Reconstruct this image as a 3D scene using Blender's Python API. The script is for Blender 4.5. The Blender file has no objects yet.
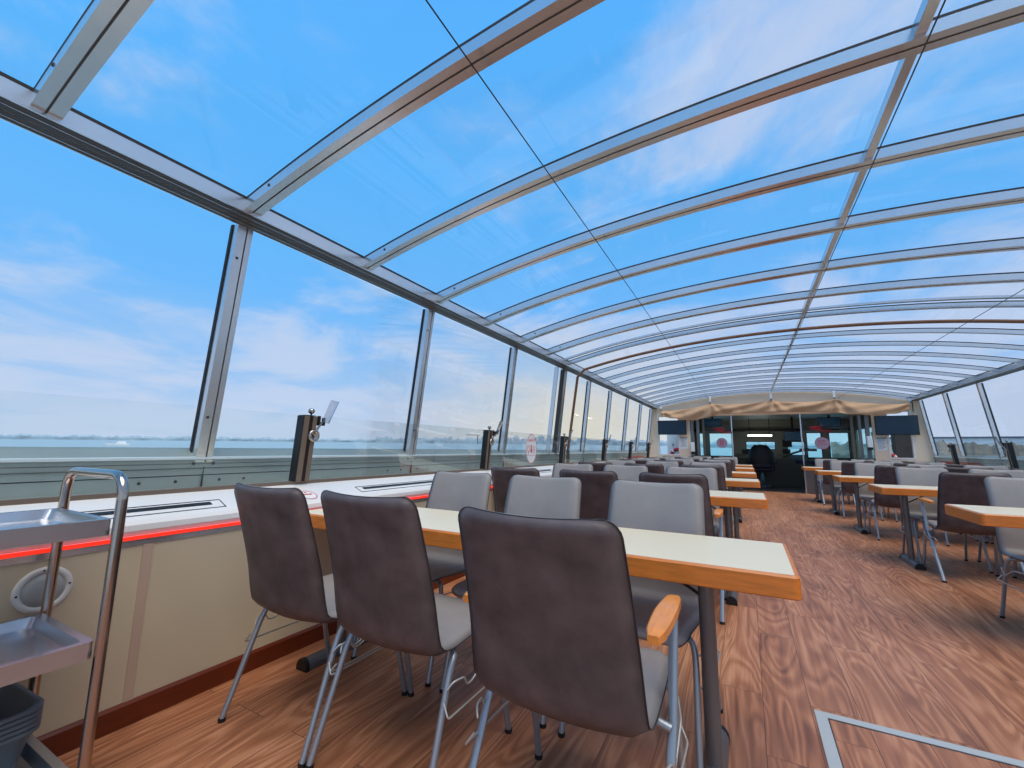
import bpy, bmesh, math, random
from mathutils import Vector, Matrix
random.seed(7)
C = bpy.context.scene.collection
PI = math.pi

# ------------------------------------------------------------------ materials
def lin(r, g, b):
    f = lambda c: (c/255/12.92) if c/255 <= .04045 else ((c/255+.055)/1.055)**2.4
    return (f(r), f(g), f(b), 1)

def mat(name, col, rough=.5, metal=0., bump=0., bscale=40., var=0., vscale=6., emit=None, estr=0., spec=.5, coat=0., stretch=None):
    m = bpy.data.materials.new(name); m.use_nodes = True
    n = m.node_tree.nodes; l = m.node_tree.links; b = n['Principled BSDF']
    b.inputs['Base Color'].default_value = col
    b.inputs['Roughness'].default_value = rough
    b.inputs['Metallic'].default_value = metal
    b.inputs['Specular IOR Level'].default_value = spec
    b.inputs['Coat Weight'].default_value = coat
    tc = n.new('ShaderNodeTexCoord'); mp = n.new('ShaderNodeMapping')
    l.new(tc.outputs['Object'], mp.inputs['Vector'])
    if stretch: mp.inputs['Scale'].default_value = stretch
    if var > 0:
        t = n.new('ShaderNodeTexNoise'); t.inputs['Scale'].default_value = vscale; t.inputs['Detail'].default_value = 4
        l.new(mp.outputs[0], t.inputs['Vector'])
        r = n.new('ShaderNodeMapRange'); r.inputs['From Min'].default_value = .3; r.inputs['From Max'].default_value = .7
        r.inputs['To Min'].default_value = 1-var; r.inputs['To Max'].default_value = 1+var
        l.new(t.outputs['Fac'], r.inputs['Value'])
        x = n.new('ShaderNodeVectorMath'); x.operation = 'SCALE'; x.inputs[0].default_value = col[:3]
        l.new(r.outputs[0], x.inputs['Scale']); l.new(x.outputs[0], b.inputs['Base Color'])
    if bump > 0:
        t = n.new('ShaderNodeTexNoise'); t.inputs['Scale'].default_value = bscale; t.inputs['Detail'].default_value = 3
        l.new(mp.outputs[0], t.inputs['Vector'])
        bp = n.new('ShaderNodeBump'); bp.inputs['Strength'].default_value = bump; bp.inputs['Distance'].default_value = .002
        l.new(t.outputs['Fac'], bp.inputs['Height']); l.new(bp.outputs[0], b.inputs['Normal'])
    if emit:
        b.inputs['Emission Color'].default_value = emit; b.inputs['Emission Strength'].default_value = estr
    return m

def glass(name, tint, refl=.55, base=.0):
    m = bpy.data.materials.new(name); m.use_nodes = True
    n = m.node_tree.nodes; l = m.node_tree.links; n.clear()
    o = n.new('ShaderNodeOutputMaterial'); mx = n.new('ShaderNodeMixShader'); tr = n.new('ShaderNodeBsdfTransparent')
    gl = n.new('ShaderNodeBsdfGlossy'); fr = n.new('ShaderNodeFresnel'); ml = n.new('ShaderNodeMath'); ml.operation = 'MULTIPLY_ADD'
    tr.inputs[0].default_value = tint; gl.inputs['Roughness'].default_value = .02; fr.inputs[0].default_value = 1.45
    ml.inputs[1].default_value = refl; ml.inputs[2].default_value = base
    l.new(fr.outputs[0], ml.inputs[0]); l.new(ml.outputs[0], mx.inputs[0]); l.new(tr.outputs[0], mx.inputs[1]); l.new(gl.outputs[0], mx.inputs[2])
    l.new(mx.outputs[0], o.inputs['Surface'])
    return m

M = {}
M['alu'] = mat('brushed_aluminium', lin(212, 214, 216), .24, .82, .06, 60, .04, 3)
M['alu_dark'] = mat('rubber_gasket', lin(38, 38, 40), .7)
M['alu_sill'] = mat('weathered_aluminium', lin(152, 163, 158), .45, .3, .12, 50, .07, 2.5)
M['groove_shade'] = mat('groove_and_shade_brown', lin(64, 58, 54), .6)
M['bronze'] = mat('bronze_profile', lin(134, 116, 100), .4, .35, .1, 80)
M['bronze_dark'] = mat('dark_bronze_profile', lin(48, 38, 34), .45, .5)
M['hoop'] = mat('brown_canvas_sleeve', lin(120, 84, 62), .7, 0, .3, 60, .15, 8)
M['shelf'] = mat('white_lacquer', lin(232, 228, 222), .3, 0, 0, 40, .02, 3)
M['panel'] = mat('cream_wall_panel', lin(200, 184, 154), .5, 0, .1, 60, .04, 2)
M['batten'] = mat('taupe_batten', lin(190, 164, 142), .55, 0, .1, 60)
M['base'] = mat('mahogany_skirting', lin(100, 38, 14), .35, 0, .2, 30, .18, 9, stretch=(6, .6, 6))
M['led'] = mat('red_led_strip', lin(200, 30, 10), .5, emit=(1, .035, .012, 1), estr=.85)
M['cream'] = mat('cream_bulkhead', lin(234, 210, 182), .5, 0, .1, 40, .03, 2)
M['canvas'] = mat('beige_canvas', lin(196, 156, 120), .85, 0, .3, 90, .06, 4)
M['front_leather'] = mat('grey_leatherette', lin(150, 144, 140), .48, 0, .35, 160, .07, 9)
M['back_leather'] = mat('plum_grey_suede', lin(90, 78, 77), .5, 0, .35, 120, .40, 9)
M['piping'] = mat('dark_piping', lin(58, 54, 56), .4)
M['tube'] = mat('silver_grey_tube', lin(158, 164, 170), .32, .55, 0)
M['wire'] = mat('zinc_wire', lin(196, 196, 188), .35, .5)
M['tblleg'] = mat('grey_table_leg', lin(118, 118, 118), .32, .55)
M['black'] = mat('black_plastic', lin(22, 22, 24), .5)
M['arm'] = mat('beech_armrest', lin(240, 146, 58), .35, 0, .15, 30, .12, 10, coat=.3, stretch=(8, 1.5, 8))
M['edge'] = mat('beech_table_edge', lin(222, 126, 44), .38, 0, .15, 30, .14, 8, coat=.3, stretch=(1.5, 8, 12))
M['lam'] = mat('ivory_laminate', lin(242, 224, 190), .32, 0, 0, 40, .015, 3)
M['chrome'] = mat('polished_steel', lin(180, 168, 158), .16, 1.)
M['steel'] = mat('stainless_sheet', lin(196, 198, 202), .27, .9, .12, 40, .06, 6)
M['tub'] = mat('grey_plastic_tub', lin(96, 106, 112), .45)
M['spk'] = mat('speaker_plastic', lin(214, 212, 204), .5)
M['grille'] = mat('speaker_grille', lin(170, 170, 166), .6, 0, .8, 400)
M['screen'] = mat('blue_screen', lin(6, 20, 38), .22, emit=lin(8, 52, 78), estr=.25)
M['paper'] = mat('white_paper', lin(232, 232, 230), .7)
M['white'] = mat('white_plastic', lin(236, 236, 234), .4)
M['red'] = mat('red_print', lin(205, 28, 40), .5)
M['redpaint'] = mat('red_painted_deck', lin(168, 34, 34), .5, 0, .1, 20, .1, 4)
M['navy'] = mat('navy_leather', lin(14, 22, 48), .45)
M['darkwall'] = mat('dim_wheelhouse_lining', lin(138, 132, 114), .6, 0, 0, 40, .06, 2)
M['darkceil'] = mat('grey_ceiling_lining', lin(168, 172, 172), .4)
M['darkfloor'] = mat('shade_dark_floor', lin(54, 48, 46), .6, 0, .1, 60, .08, 3)
M['railglow'] = mat('glowing_rail_white', lin(230, 232, 228), .5, emit=(.9, .95, .9, 1), estr=9)
M['console'] = mat('console_grey', lin(92, 88, 76), .5)
M['cord'] = mat('steel_cable', lin(52, 48, 50), .5, .3)
M['frost'] = mat('lilac_sticker', lin(158, 142, 158), .5)
M['glass'] = glass('roof_glass', (.985, .992, 1, 1), .06)
M['wglass'] = glass('window_glass', (.97, .985, .99, 1), .10)
M['iglass'] = glass('windscreen_glass', (.975, .99, .985, 1), .22, .005)
M['tglass'] = glass('teal_tinted_glass', (.78, .97, .97, 1), .2)
M['acrylic'] = glass('clear_acrylic', (.9, .93, .96, 1), .9, .10)
M['pale'] = mat('pale_wharf_wall', lin(236, 240, 242), .8, 0, 0, 40, .08, .05)
M['roofdark'] = mat('slate_roof', lin(92, 104, 120), .8)
M['brush'] = mat('brown_scrub', lin(110, 108, 100), .95, 0, 0, 40, .35, .3)
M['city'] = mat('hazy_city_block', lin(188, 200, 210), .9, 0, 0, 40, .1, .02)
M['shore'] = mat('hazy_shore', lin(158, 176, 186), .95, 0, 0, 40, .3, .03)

def floor_mat():
    m = bpy.data.materials.new('walnut_vinyl_planks'); m.use_nodes = True
    n = m.node_tree.nodes; l = m.node_tree.links; b = n['Principled BSDF']
    tc = n.new('ShaderNodeTexCoord'); sp = n.new('ShaderNodeSeparateXYZ'); cb = n.new('ShaderNodeCombineXYZ')
    l.new(tc.outputs['Object'], sp.inputs[0]); l.new(sp.outputs['Y'], cb.inputs['X']); l.new(sp.outputs['X'], cb.inputs['Y'])
    br = n.new('ShaderNodeTexBrick'); br.inputs['Scale'].default_value = 1; br.inputs['Brick Width'].default_value = 1.22
    br.inputs['Row Height'].default_value = .18; br.inputs['Mortar Size'].default_value = .0012; br.inputs['Mortar Smooth'].default_value = .3
    br.inputs['Color1'].default_value = (0, 0, 0, 1); br.inputs['Color2'].default_value = (1, 1, 1, 1); br.inputs['Mortar'].default_value = (.5, .5, .5, 1)
    br.offset = .37; br.offset_frequency = 2
    l.new(cb.outputs[0], br.inputs['Vector'])
    # per plank random shift of the grain
    sh = n.new('ShaderNodeVectorMath'); sh.operation = 'SCALE'; sh.inputs['Scale'].default_value = 37.3
    l.new(br.outputs['Color'], sh.inputs[0])
    ad = n.new('ShaderNodeVectorMath'); ad.operation = 'ADD'; l.new(cb.outputs[0], ad.inputs[0]); l.new(sh.outputs[0], ad.inputs[1])
    mp = n.new('ShaderNodeMapping'); mp.inputs['Scale'].default_value = (.55, 4.2, 1); l.new(ad.outputs[0], mp.inputs['Vector'])
    n1 = n.new('ShaderNodeTexNoise'); n1.inputs['Scale'].default_value = 1.0; n1.inputs['Detail'].default_value = 1.6; n1.inputs['Distortion'].default_value = 1.1
    l.new(mp.outputs[0], n1.inputs['Vector'])
    # growth rings: contour lines of the noise
    mu = n.new('ShaderNodeMath'); mu.operation = 'MULTIPLY'; mu.inputs[1].default_value = 85; l.new(n1.outputs['Fac'], mu.inputs[0])
    si = n.new('ShaderNodeMath'); si.operation = 'SINE'; l.new(mu.outputs[0], si.inputs[0])
    mr = n.new('ShaderNodeMapRange'); mr.inputs['From Min'].default_value = -1; mr.inputs['To Min'].default_value = 0; l.new(si.outputs[0], mr.inputs['Value'])
    mp2 = n.new('ShaderNodeMapping'); mp2.inputs['Scale'].default_value = (1.3, 24, 1); l.new(ad.outputs[0], mp2.inputs['Vector'])
    n2 = n.new('ShaderNodeTexNoise'); n2.inputs['Scale'].default_value = 1.5; n2.inputs['Detail'].default_value = 5; l.new(mp2.outputs[0], n2.inputs['Vector'])
    mp3 = n.new('ShaderNodeMapping'); mp3.inputs['Scale'].default_value = (.8, 2.5, 1); l.new(cb.outputs[0], mp3.inputs['Vector'])
    n3 = n.new('ShaderNodeTexNoise'); n3.inputs['Scale'].default_value = 1.3; n3.inputs['Detail'].default_value = 3; l.new(mp3.outputs[0], n3.inputs['Vector'])
    a1 = n.new('ShaderNodeMath'); a1.operation = 'MULTIPLY_ADD'; a1.inputs[1].default_value = .13; l.new(mr.outputs[0], a1.inputs[0])
    h2 = n.new('ShaderNodeMath'); h2.operation = 'MULTIPLY'; h2.inputs[1].default_value = .42; l.new(n2.outputs['Fac'], h2.inputs[0]); l.new(h2.outputs[0], a1.inputs[2])
    a2 = n.new('ShaderNodeMath'); a2.operation = 'MULTIPLY_ADD'; a2.inputs[1].default_value = .06; l.new(br.outputs['Color'], a2.inputs[0]); l.new(a1.outputs[0], a2.inputs[2])
    a3 = n.new('ShaderNodeMath'); a3.operation = 'MULTIPLY_ADD'; a3.inputs[1].default_value = .32; l.new(n3.outputs['Fac'], a3.inputs[0]); l.new(a2.outputs[0], a3.inputs[2])
    rp = n.new('ShaderNodeValToRGB'); e = rp.color_ramp.elements
    e[0].position = .22; e[0].color = lin(102, 60, 40); e[1].position = .72; e[1].color = lin(220, 160, 120)
    x = e.new(.46); x.color = lin(170, 110, 76)
    sc = n.new('ShaderNodeMath'); sc.operation = 'MULTIPLY'; sc.inputs[1].default_value = 1.0; l.new(a3.outputs[0], sc.inputs[0]); l.new(sc.outputs[0], rp.inputs[0])
    mx = n.new('ShaderNodeMix'); mx.data_type = 'RGBA'; l.new(br.outputs['Fac'], mx.inputs['Factor']); l.new(rp.outputs[0], mx.inputs[6]); mx.inputs[7].default_value = lin(60, 36, 26)
    l.new(mx.outputs[2], b.inputs['Base Color'])
    b.inputs['Roughness'].default_value = .42; b.inputs['Specular IOR Level'].default_value = .4
    bp = n.new('ShaderNodeBump'); bp.inputs['Strength'].default_value = .15; bp.inputs['Distance'].default_value = .0015
    l.new(a1.outputs[0], bp.inputs['Height']); l.new(bp.outputs[0], b.inputs['Normal'])
    return m
M['floor'] = floor_mat()
M['edge_highlight'] = mat('painted_edge_highlight', lin(222, 228, 226), .4, .1)
M['hatchmetal'] = mat('satin_aluminium', lin(186, 188, 186), .55, .2, .1, 60)

def sea_mat():
    m = mat('grey_green_sea', lin(160, 178, 184), .5, 0, 0)
    n = m.node_tree.nodes; l = m.node_tree.links
    t = n.new('ShaderNodeTexNoise'); t.inputs['Scale'].default_value = .25; t.inputs['Detail'].default_value = 6
    tc = n.new('ShaderNodeTexCoord'); l.new(tc.outputs['Object'], t.inputs['Vector'])
    bp = n.new('ShaderNodeBump'); bp.inputs['Distance'].default_value = .6; l.new(t.outputs['Fac'], bp.inputs['Height'])
    l.new(bp.outputs[0], n['Principled BSDF'].inputs['Normal']); return m
M['sea'] = sea_mat()

# ------------------------------------------------------------------ mesh helpers
class MB:
    def __init__(s): s.v = []; s.f = []; s.m = []; s.s = []; s.mats = []
    def mi(s, m):
        if m not in s.mats: s.mats.append(m)
        return s.mats.index(m)
    def add(s, vs, fs, m, smooth=False):
        o = len(s.v); i = s.mi(m); s.v += [tuple(v) for v in vs]
        for f in fs: s.f.append([o+k for k in f]); s.m.append(i); s.s.append(smooth)
        return s
    def box(s, x0, x1, y0, y1, z0, z1, m, M4=None, b=0.):
        if b > 0:
            bm = bmesh.new(); bmesh.ops.create_cube(bm, size=1)
            for v in bm.verts: v.co = Vector(((x0+x1)/2+v.co.x*(x1-x0), (y0+y1)/2+v.co.y*(y1-y0), (z0+z1)/2+v.co.z*(z1-z0)))
            bmesh.ops.bevel(bm, geom=bm.edges[:], offset=b, segments=2, affect='EDGES', profile=.6)
            bm.verts.index_update(); vs = [v.co.copy() for v in bm.verts]; fs = [[v.index for v in f.verts] for f in bm.faces]; bm.free()
        else:
            vs = [Vector((x, y, z)) for x in (x0, x1) for y in (y0, y1) for z in (z0, z1)]
            fs = [(0, 1, 3, 2), (4, 6, 7, 5), (0, 4, 5, 1), (2, 3, 7, 6), (0, 2, 6, 4), (1, 5, 7, 3)]
        if M4: vs = [M4 @ v for v in vs]
        return s.add(vs, fs, m)
    def hexa(s, p, m):   # 8 points: bottom 4 then top 4
        return s.add(p, [(0, 3, 2, 1), (4, 5, 6, 7), (0, 1, 5, 4), (1, 2, 6, 5), (2, 3, 7, 6), (3, 0, 4, 7)], m)
    def tube(s, pts, r, m, n=8, flat=None, cap=True):
        pts = [Vector(p) for p in pts]; vs = []; fs = []; up = None
        for i, p in enumerate(pts):
            t = (pts[min(i+1, len(pts)-1)]-pts[max(i-1, 0)]).normalized()
            if up is None:
                up = Vector((0, 0, 1)) if abs(t.z) < .9 else Vector((0, 1, 0))
                if flat: up = Vector(flat)
            a = t.cross(up).normalized(); c = a.cross(t).normalized(); up = c
            ra, rc = (r if isinstance(r, tuple) else (r, r))
            for k in range(n):
                w = 2*PI*k/n; vs.append(p+a*ra*math.cos(w)+c*rc*math.sin(w))
        L = len(pts)
        for i in range(L-1):
            for k in range(n): fs.append((i*n+k, i*n+(k+1) % n, (i+1)*n+(k+1) % n, (i+1)*n+k))
        s.add(vs, fs, m, True)
        if cap: s.add(vs[:n], [tuple(range(n))[::-1]], m); s.add(vs[-n:], [tuple(range(n))], m)
        return s
    def lathe(s, prof, c, m, n=20, axis=None, smooth=True):
        Q = Matrix.Translation(Vector(c)) @ (axis.to_4x4() if axis else Matrix.Identity(4))
        vs = [Q @ Vector((r*math.cos(2*PI*k/n), r*math.sin(2*PI*k/n), z)) for r, z in prof for k in range(n)]
        fs = [(i*n+k, i*n+(k+1) % n, (i+1)*n+(k+1) % n, (i+1)*n+k) for i in range(len(prof)-1) for k in range(n)]
        s.add(vs, fs, m, smooth)
        s.add(vs[:n], [tuple(range(n))[::-1]], m); s.add(vs[-n:], [tuple(range(n))], m)
        return s
    def prism(s, poly, d, m):   # poly: list of Vectors (planar), d: extrude vector
        n = len(poly); d = Vector(d); vs = [Vector(p) for p in poly]+[Vector(p)+d for p in poly]
        return s.add(vs, [tuple(range(n))[::-1], tuple(range(n, 2*n))]+[(k, (k+1) % n, n+(k+1) % n, n+k) for k in range(n)], m)
    def sweep(s, prof, path, m, smooth=False, closed=True):  # prof pts already 3D at origin; path offsets
        n = len(prof); vs = [Vector(p)+Vector(o) for o in path for p in prof]; k2 = n if closed else n-1
        fs = [(i*n+k, i*n+(k+1) % n, (i+1)*n+(k+1) % n, (i+1)*n+k) for i in range(len(path)-1) for k in range(k2)]
        return s.add(vs, fs, m, smooth)
    def build(s, name, parent=None, loc=None, recalc=True):
        me = bpy.data.meshes.new(name); me.from_pydata(s.v, [], s.f)
        for m in s.mats: me.materials.append(M[m] if isinstance(m, str) else m)
        me.polygons.foreach_set('material_index', s.m); me.polygons.foreach_set('use_smooth', s.s)
        if recalc:
            bm = bmesh.new(); bm.from_mesh(me); bmesh.ops.recalc_face_normals(bm, faces=bm.faces[:]); bm.to_mesh(me); bm.free()
        me.update(); o = bpy.data.objects.new(name, me); C.objects.link(o)
        if parent: o.parent = parent
        if loc: o.location = loc
        return o

def tag(o, label=None, cat=None, group=None, kind=None):
    if label: o['label'] = label
    if cat: o['category'] = cat
    if group: o['group'] = group
    if kind: o['kind'] = kind
    return o
def empty(name, loc=(0, 0, 0), rz=0.):
    o = bpy.data.objects.new(name, None); C.objects.link(o); o.location = loc; o.rotation_euler = (0, 0, rz); o.empty_display_size = .1
    return o
def dup(root, loc, rz=0., label=None, group=None):
    r = root.copy(); C.objects.link(r); r.location = loc; r.rotation_euler = (0, 0, rz)
    if label: r['label'] = label
    if group: r['group'] = group
    for ch in list(root.children):
        c = ch.copy(); C.objects.link(c); c.parent = r
        for g in ch.children:
            d = g.copy(); C.objects.link(d); d.parent = c
    return r

# ------------------------------------------------------------------ dimensions
XC = .627                  # centre line of the deck
def sx(side, d): return XC+side*d          # d = distance from the centre line
Y0, Y1 = -2.6, 14.0
D_PAN, D_SH, D_SILL, D_EAVE = 2.847, 3.06, 3.327, 3.172
def arch(x, lift=0., sec=1):      # underside of the rafters
    t = (x-XC)/3.10
    return 2.745-.325*t*t-.044*t**4+lift

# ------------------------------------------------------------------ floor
fb = MB(); fb.box(sx(-1, D_PAN+.02), sx(1, D_PAN+.02), Y0, 14.08, -.05, 0, 'floor'); fb.box(-1.9, 3.2, 14.08, 17.6, -.05, 0, 'darkfloor')  # wheelhouse floor coloured dark for the shade under its ceiling
tag(fb.build('floor'), kind='structure')

# hatch set in the floor
fh = empty('floor_hatch', (.19, 1.45, 0)); tag(fh, 'aluminium-framed floor hatch with wood plank lid at bottom right corner', 'floor hatch')
b = MB(); w = .042
X1, YT = 1.02, .96
b.add([(0, 0, .004), (X1, 0, .004), (X1, YT, .004), (0, YT, .004), (w, w, .004), (X1-w, w, .004), (X1-w, YT-w, .004), (w, YT-w, .004),
       (0, 0, 0), (X1, 0, 0), (X1, YT, 0), (0, YT, 0), (w, w, 0), (X1-w, w, 0), (X1-w, YT-w, 0), (w, YT-w, 0)],
      [(0, 1, 5, 4), (1, 2, 6, 5), (2, 3, 7, 6), (3, 0, 4, 7), (8, 9, 1, 0), (9, 10, 2, 1), (10, 11, 3, 2), (11, 8, 0, 3),
       (12, 4, 5, 13), (13, 5, 6, 14), (14, 6, 7, 15), (15, 7, 4, 12)], 'hatchmetal')
b.box(w, w+.004, w, YT-w, 0, .0015, 'black'); b.box(w, X1-w, YT-w-.004, YT-w, 0, .0015, 'black')
b.build('frame', fh)
b = MB(); b.box(w+.006, X1-w-.006, w+.006, YT-w-.006, -.01, .0012, 'floor'); b.build('lid', fh)

# ------------------------------------------------------------------ side walls
POSTS = [-2.11, -.39, 1.33, 3.06, 4.77, 6.55, 7.82, 9.30, 10.88, 12.45, 13.93]
def wall(side, name):
    root = empty(name, (sx(side, D_PAN), 0, 0)); tag(root, kind='structure')
    def B(nm, mb): return mb.build(nm, root, loc=(-sx(side, D_PAN), 0, 0))
    X = lambda d: sx(side, d)
    def bx(mb, d0, d1, y0, y1, z0, z1, m, bb=0): mb.box(min(X(d0), X(d1)), max(X(d0), X(d1)), y0, y1, z0, z1, m, b=bb)
    def prof(mb, pts, y0, y1, m, smooth=False):
        mb.prism([(X(d), y0, z) for d, z in pts], (0, y1-y0, 0), m)
    p = MB(); bx(p, D_PAN, D_PAN+.03, Y0, Y1, .0, .69, 'panel'); B('wall_panel', p)
    for y in (.92, 3.3, 5.7, 8.1, 10.5, 12.9):
        p = MB(); bx(p, D_PAN-.004, D_PAN+.001, y-.017, y+.017, .085, .686, 'batten'); B('batten', p)
    p = MB(); bx(p, D_PAN-.004, D_PAN+.02, Y0, Y1, .686, .709, 'alu'); B('strip_channel', p)
    p = MB(); prof(p, [(D_PAN-.016, 0), (D_PAN-.016, .078), (D_PAN-.008, .088), (D_PAN+.01, .088), (D_PAN+.01, 0)], Y0, Y1, 'base'); B('baseboard', p)
    # white shelf with rounded lip
    p = MB()
    sh = [(D_PAN+.004, .724), (D_PAN-.006, .745), (D_PAN-.004, .768), (D_PAN+.012, .785), (D_SH, .8696), (D_SILL+.03, .862), (D_SILL+.03, .80), (D_PAN+.03, .724)]
    prof(p, sh, Y0, Y1, 'shelf'); B('shelf', p)
    # air slots
    a = (.8696-.785)/(D_SH-D_PAN-.012)
    zz = lambda d: .785+a*(d-D_PAN-.012)
    for y in (-2.1, .09, 2.09, 4.25, 6.4, 8.56, 10.7):
        p = MB(); L = 1.15
        d0, d1 = D_PAN+.041, D_PAN+.1106
        for (u0, u1, v0, v1) in ((d0, d0+.004, y, y+L), (d1-.004, d1, y, y+L), (d0, d1, y, y+.004), (d0, d1, y+L-.004, y+L)):
            p.hexa([(X(u0), v0, zz(u0)), (X(u1), v0, zz(u1)), (X(u1), v1, zz(u1)), (X(u0), v1, zz(u0)),
                    (X(u0), v0, zz(u0)+.002), (X(u1), v0, zz(u1)+.002), (X(u1), v1, zz(u1)+.002), (X(u0), v1, zz(u0)+.002)], 'groove_shade')
        e0, e1 = D_PAN+.0714, D_PAN+.095
        p.hexa([(X(e0), y+.05, zz(e0)-.01), (X(e1), y+.05, zz(e1)-.01), (X(e1), y+L-.05, zz(e1)-.01), (X(e0), y+L-.05, zz(e0)-.01),
                (X(e0), y+.05, zz(e0)+.0025), (X(e1), y+.05, zz(e1)+.0025), (X(e1), y+L-.05, zz(e1)+.0025), (X(e0), y+L-.05, zz(e0)+.0025)], 'black')
        B('air_slot', p)
    p = MB(); bx(p, D_SH-.012, D_SH+.03, Y0, Y1, .86, .8836, 'bronze'); B('glazing_channel', p)
    # lower aluminium wall in two planks, leaning out at the bottom
    p = MB()
    prof(p, [(D_SILL+.022, .80), (D_SILL+.012, .925), (D_SILL+.03, .925), (D_SILL+.04, .80)], Y0, Y1, 'alu_sill')
    prof(p, [(D_SILL+.013, .925), (D_SILL+.013, .93), (D_SILL+.03, .93), (D_SILL+.03, .925)], Y0, Y1, 'alu_dark')
    prof(p, [(D_SILL+.008, .93), (D_SILL-.001, 1.012), (D_SILL+.03, 1.012), (D_SILL+.03, .93)], Y0, Y1, 'alu_sill')
    for zq in (.872, .845+.03, .965, .99): prof(p, [(D_SILL+.0, zq), (D_SILL+.0, zq+.002), (D_SILL+.03, zq+.002), (D_SILL+.03, zq)], Y0, Y1, 'groove_shade') if zq > .93 else None
    for y in POSTS: bx(p, D_SILL+.003, D_SILL+.02, y+.005, y+.009, .86, 1.012, 'groove_shade')
    B('lower_cladding', p)
    p = MB()
    prof(p, [(D_SILL-.004, 1.012), (D_SILL-.004, 1.02), (D_SILL+.012, 1.024), (D_SILL+.075, 1.078), (D_SILL+.10, 1.078), (D_SILL+.10, 1.0), (D_SILL+.02, 1.0)], Y0, Y1, 'alu_sill')
    prof(p, [(D_SILL-.006, 1.014), (D_SILL-.006, 1.026), (D_SILL+.004, 1.030), (D_SILL+.004, 1.014)], Y0, Y1, 'edge_highlight'); B('sill_rail', p)  # near-white strip paints the highlight along the sill edge
    # screws
    for y in POSTS:
        for dy in (-.05, .05):
            p = MB(); p.lathe([(.009, 0), (.009, .003), (.004, .005)], (X(D_SILL-.001), y+dy, .992), 'groove_shade', 8, Matrix.Rotation(side*-PI/2, 3, 'Y')); B('screw', p)
        for dy in (-.28, -.12, .1, .24):
            p = MB(); p.lathe([(.008, 0), (.008, .003), (.004, .005)], (X(D_SILL+.014), y+dy, .897), 'groove_shade', 8, Matrix.Rotation(side*-PI/2, 3, 'Y')); B('screw', p)
    # eave beam
    p = MB(); d0, d1 = 3.005, 3.185
    bx(p, d0, d1, Y0, Y1, 2.383, 2.46, 'alu')
    bx(p, d0+.012, 3.10, Y0, Y1, 2.381, 2.384, 'groove_shade'); bx(p, 3.108, d1-.01, Y0, Y1, 2.381, 2.384, 'groove_shade')  # dark strips paint the shade on the beam's underside
    for d in (3.05, 3.14): bx(p, d, d+.003, Y0, Y1, 2.379, 2.382, 'alu')
    bx(p, d0-.002, d0+.05, Y0, Y1, 2.46, 2.474, 'alu_dark')
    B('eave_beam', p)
    # posts, leaning inwards
    for y in POSTS:
        p = MB(); w_ = .043 if y < 6 else .035
        def slab(y0, y1, da, db, m):
            p.hexa([(X(D_SILL+da), y0, 1.0), (X(D_SILL+db), y0, 1.0), (X(D_SILL+db), y1, 1.0), (X(D_SILL+da), y1, 1.0),
                    (X(D_EAVE-.012+da), y0, 2.383), (X(D_EAVE-.012+db), y0, 2.383), (X(D_EAVE-.012+db), y1, 2.383), (X(D_EAVE-.012+da), y1, 2.383)], m)
        slab(y-w_, y+w_, 0, .075, 'alu')
        slab(y+.006, y+.012, -.0015, .002, 'groove_shade'); slab(y-w_-.006, y-w_, .05, .072, 'alu_dark'); slab(y+w_, y+w_+.006, .05, .072, 'alu_dark')
        o = B('window_post', p)
        for zq in (1.25, 2.18):
            t = (zq-1.0)/1.383; q = MB(); q.lathe([(.008, 0), (.008, .002), (.004, .004)], (X(D_SILL-(D_SILL-D_EAVE+.012)*t), y-.02, zq), 'groove_shade', 8, Matrix.Rotation(side*-PI/2, 3, 'Y')); B('screw', q)
    return root
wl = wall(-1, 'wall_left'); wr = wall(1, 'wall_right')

# the overlapping end sash of the rear roof section
for side in (-1, 1):
    X = lambda d: sx(side, d)
    p = MB()
    for (y0, y1, m) in ((6.18, 6.2, 'alu'), (6.44, 6.455, 'groove_shade'), (6.46, 6.5, 'alu')):
        p.hexa([(X(D_SILL-.005), y0, 1.0), (X(D_SILL+.06), y0, 1.0), (X(D_SILL+.06), y1, 1.0), (X(D_SILL-.005), y1, 1.0),
                (X(D_EAVE-.017), y0, 2.383), (X(D_EAVE+.05), y0, 2.383), (X(D_EAVE+.05), y1, 2.383), (X(D_EAVE-.017), y1, 2.383)], m)
    o = p.build('trim_%d' % (1 if side < 0 else 2)); tag(o, kind='structure')

# window panes between the posts
k = 0
for side in (-1, 1):
    for a, c in zip(POSTS[:-1], POSTS[1:]):
        k += 1; p = MB(); X = lambda d: sx(side, d)
        da, db = D_SILL+.058, D_SILL+.066; ea, eb = D_EAVE+.046, D_EAVE+.054
        p.hexa([(X(da), a+.036, 1.07), (X(db), a+.036, 1.07), (X(db), c-.036, 1.07), (X(da), c-.036, 1.07),
                (X(ea), a+.036, 2.39), (X(eb), a+.036, 2.39), (X(eb), c-.036, 2.39), (X(ea), c-.036, 2.39)], 'wglass')
        tag(p.build('window_%d' % k), kind='structure')

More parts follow.
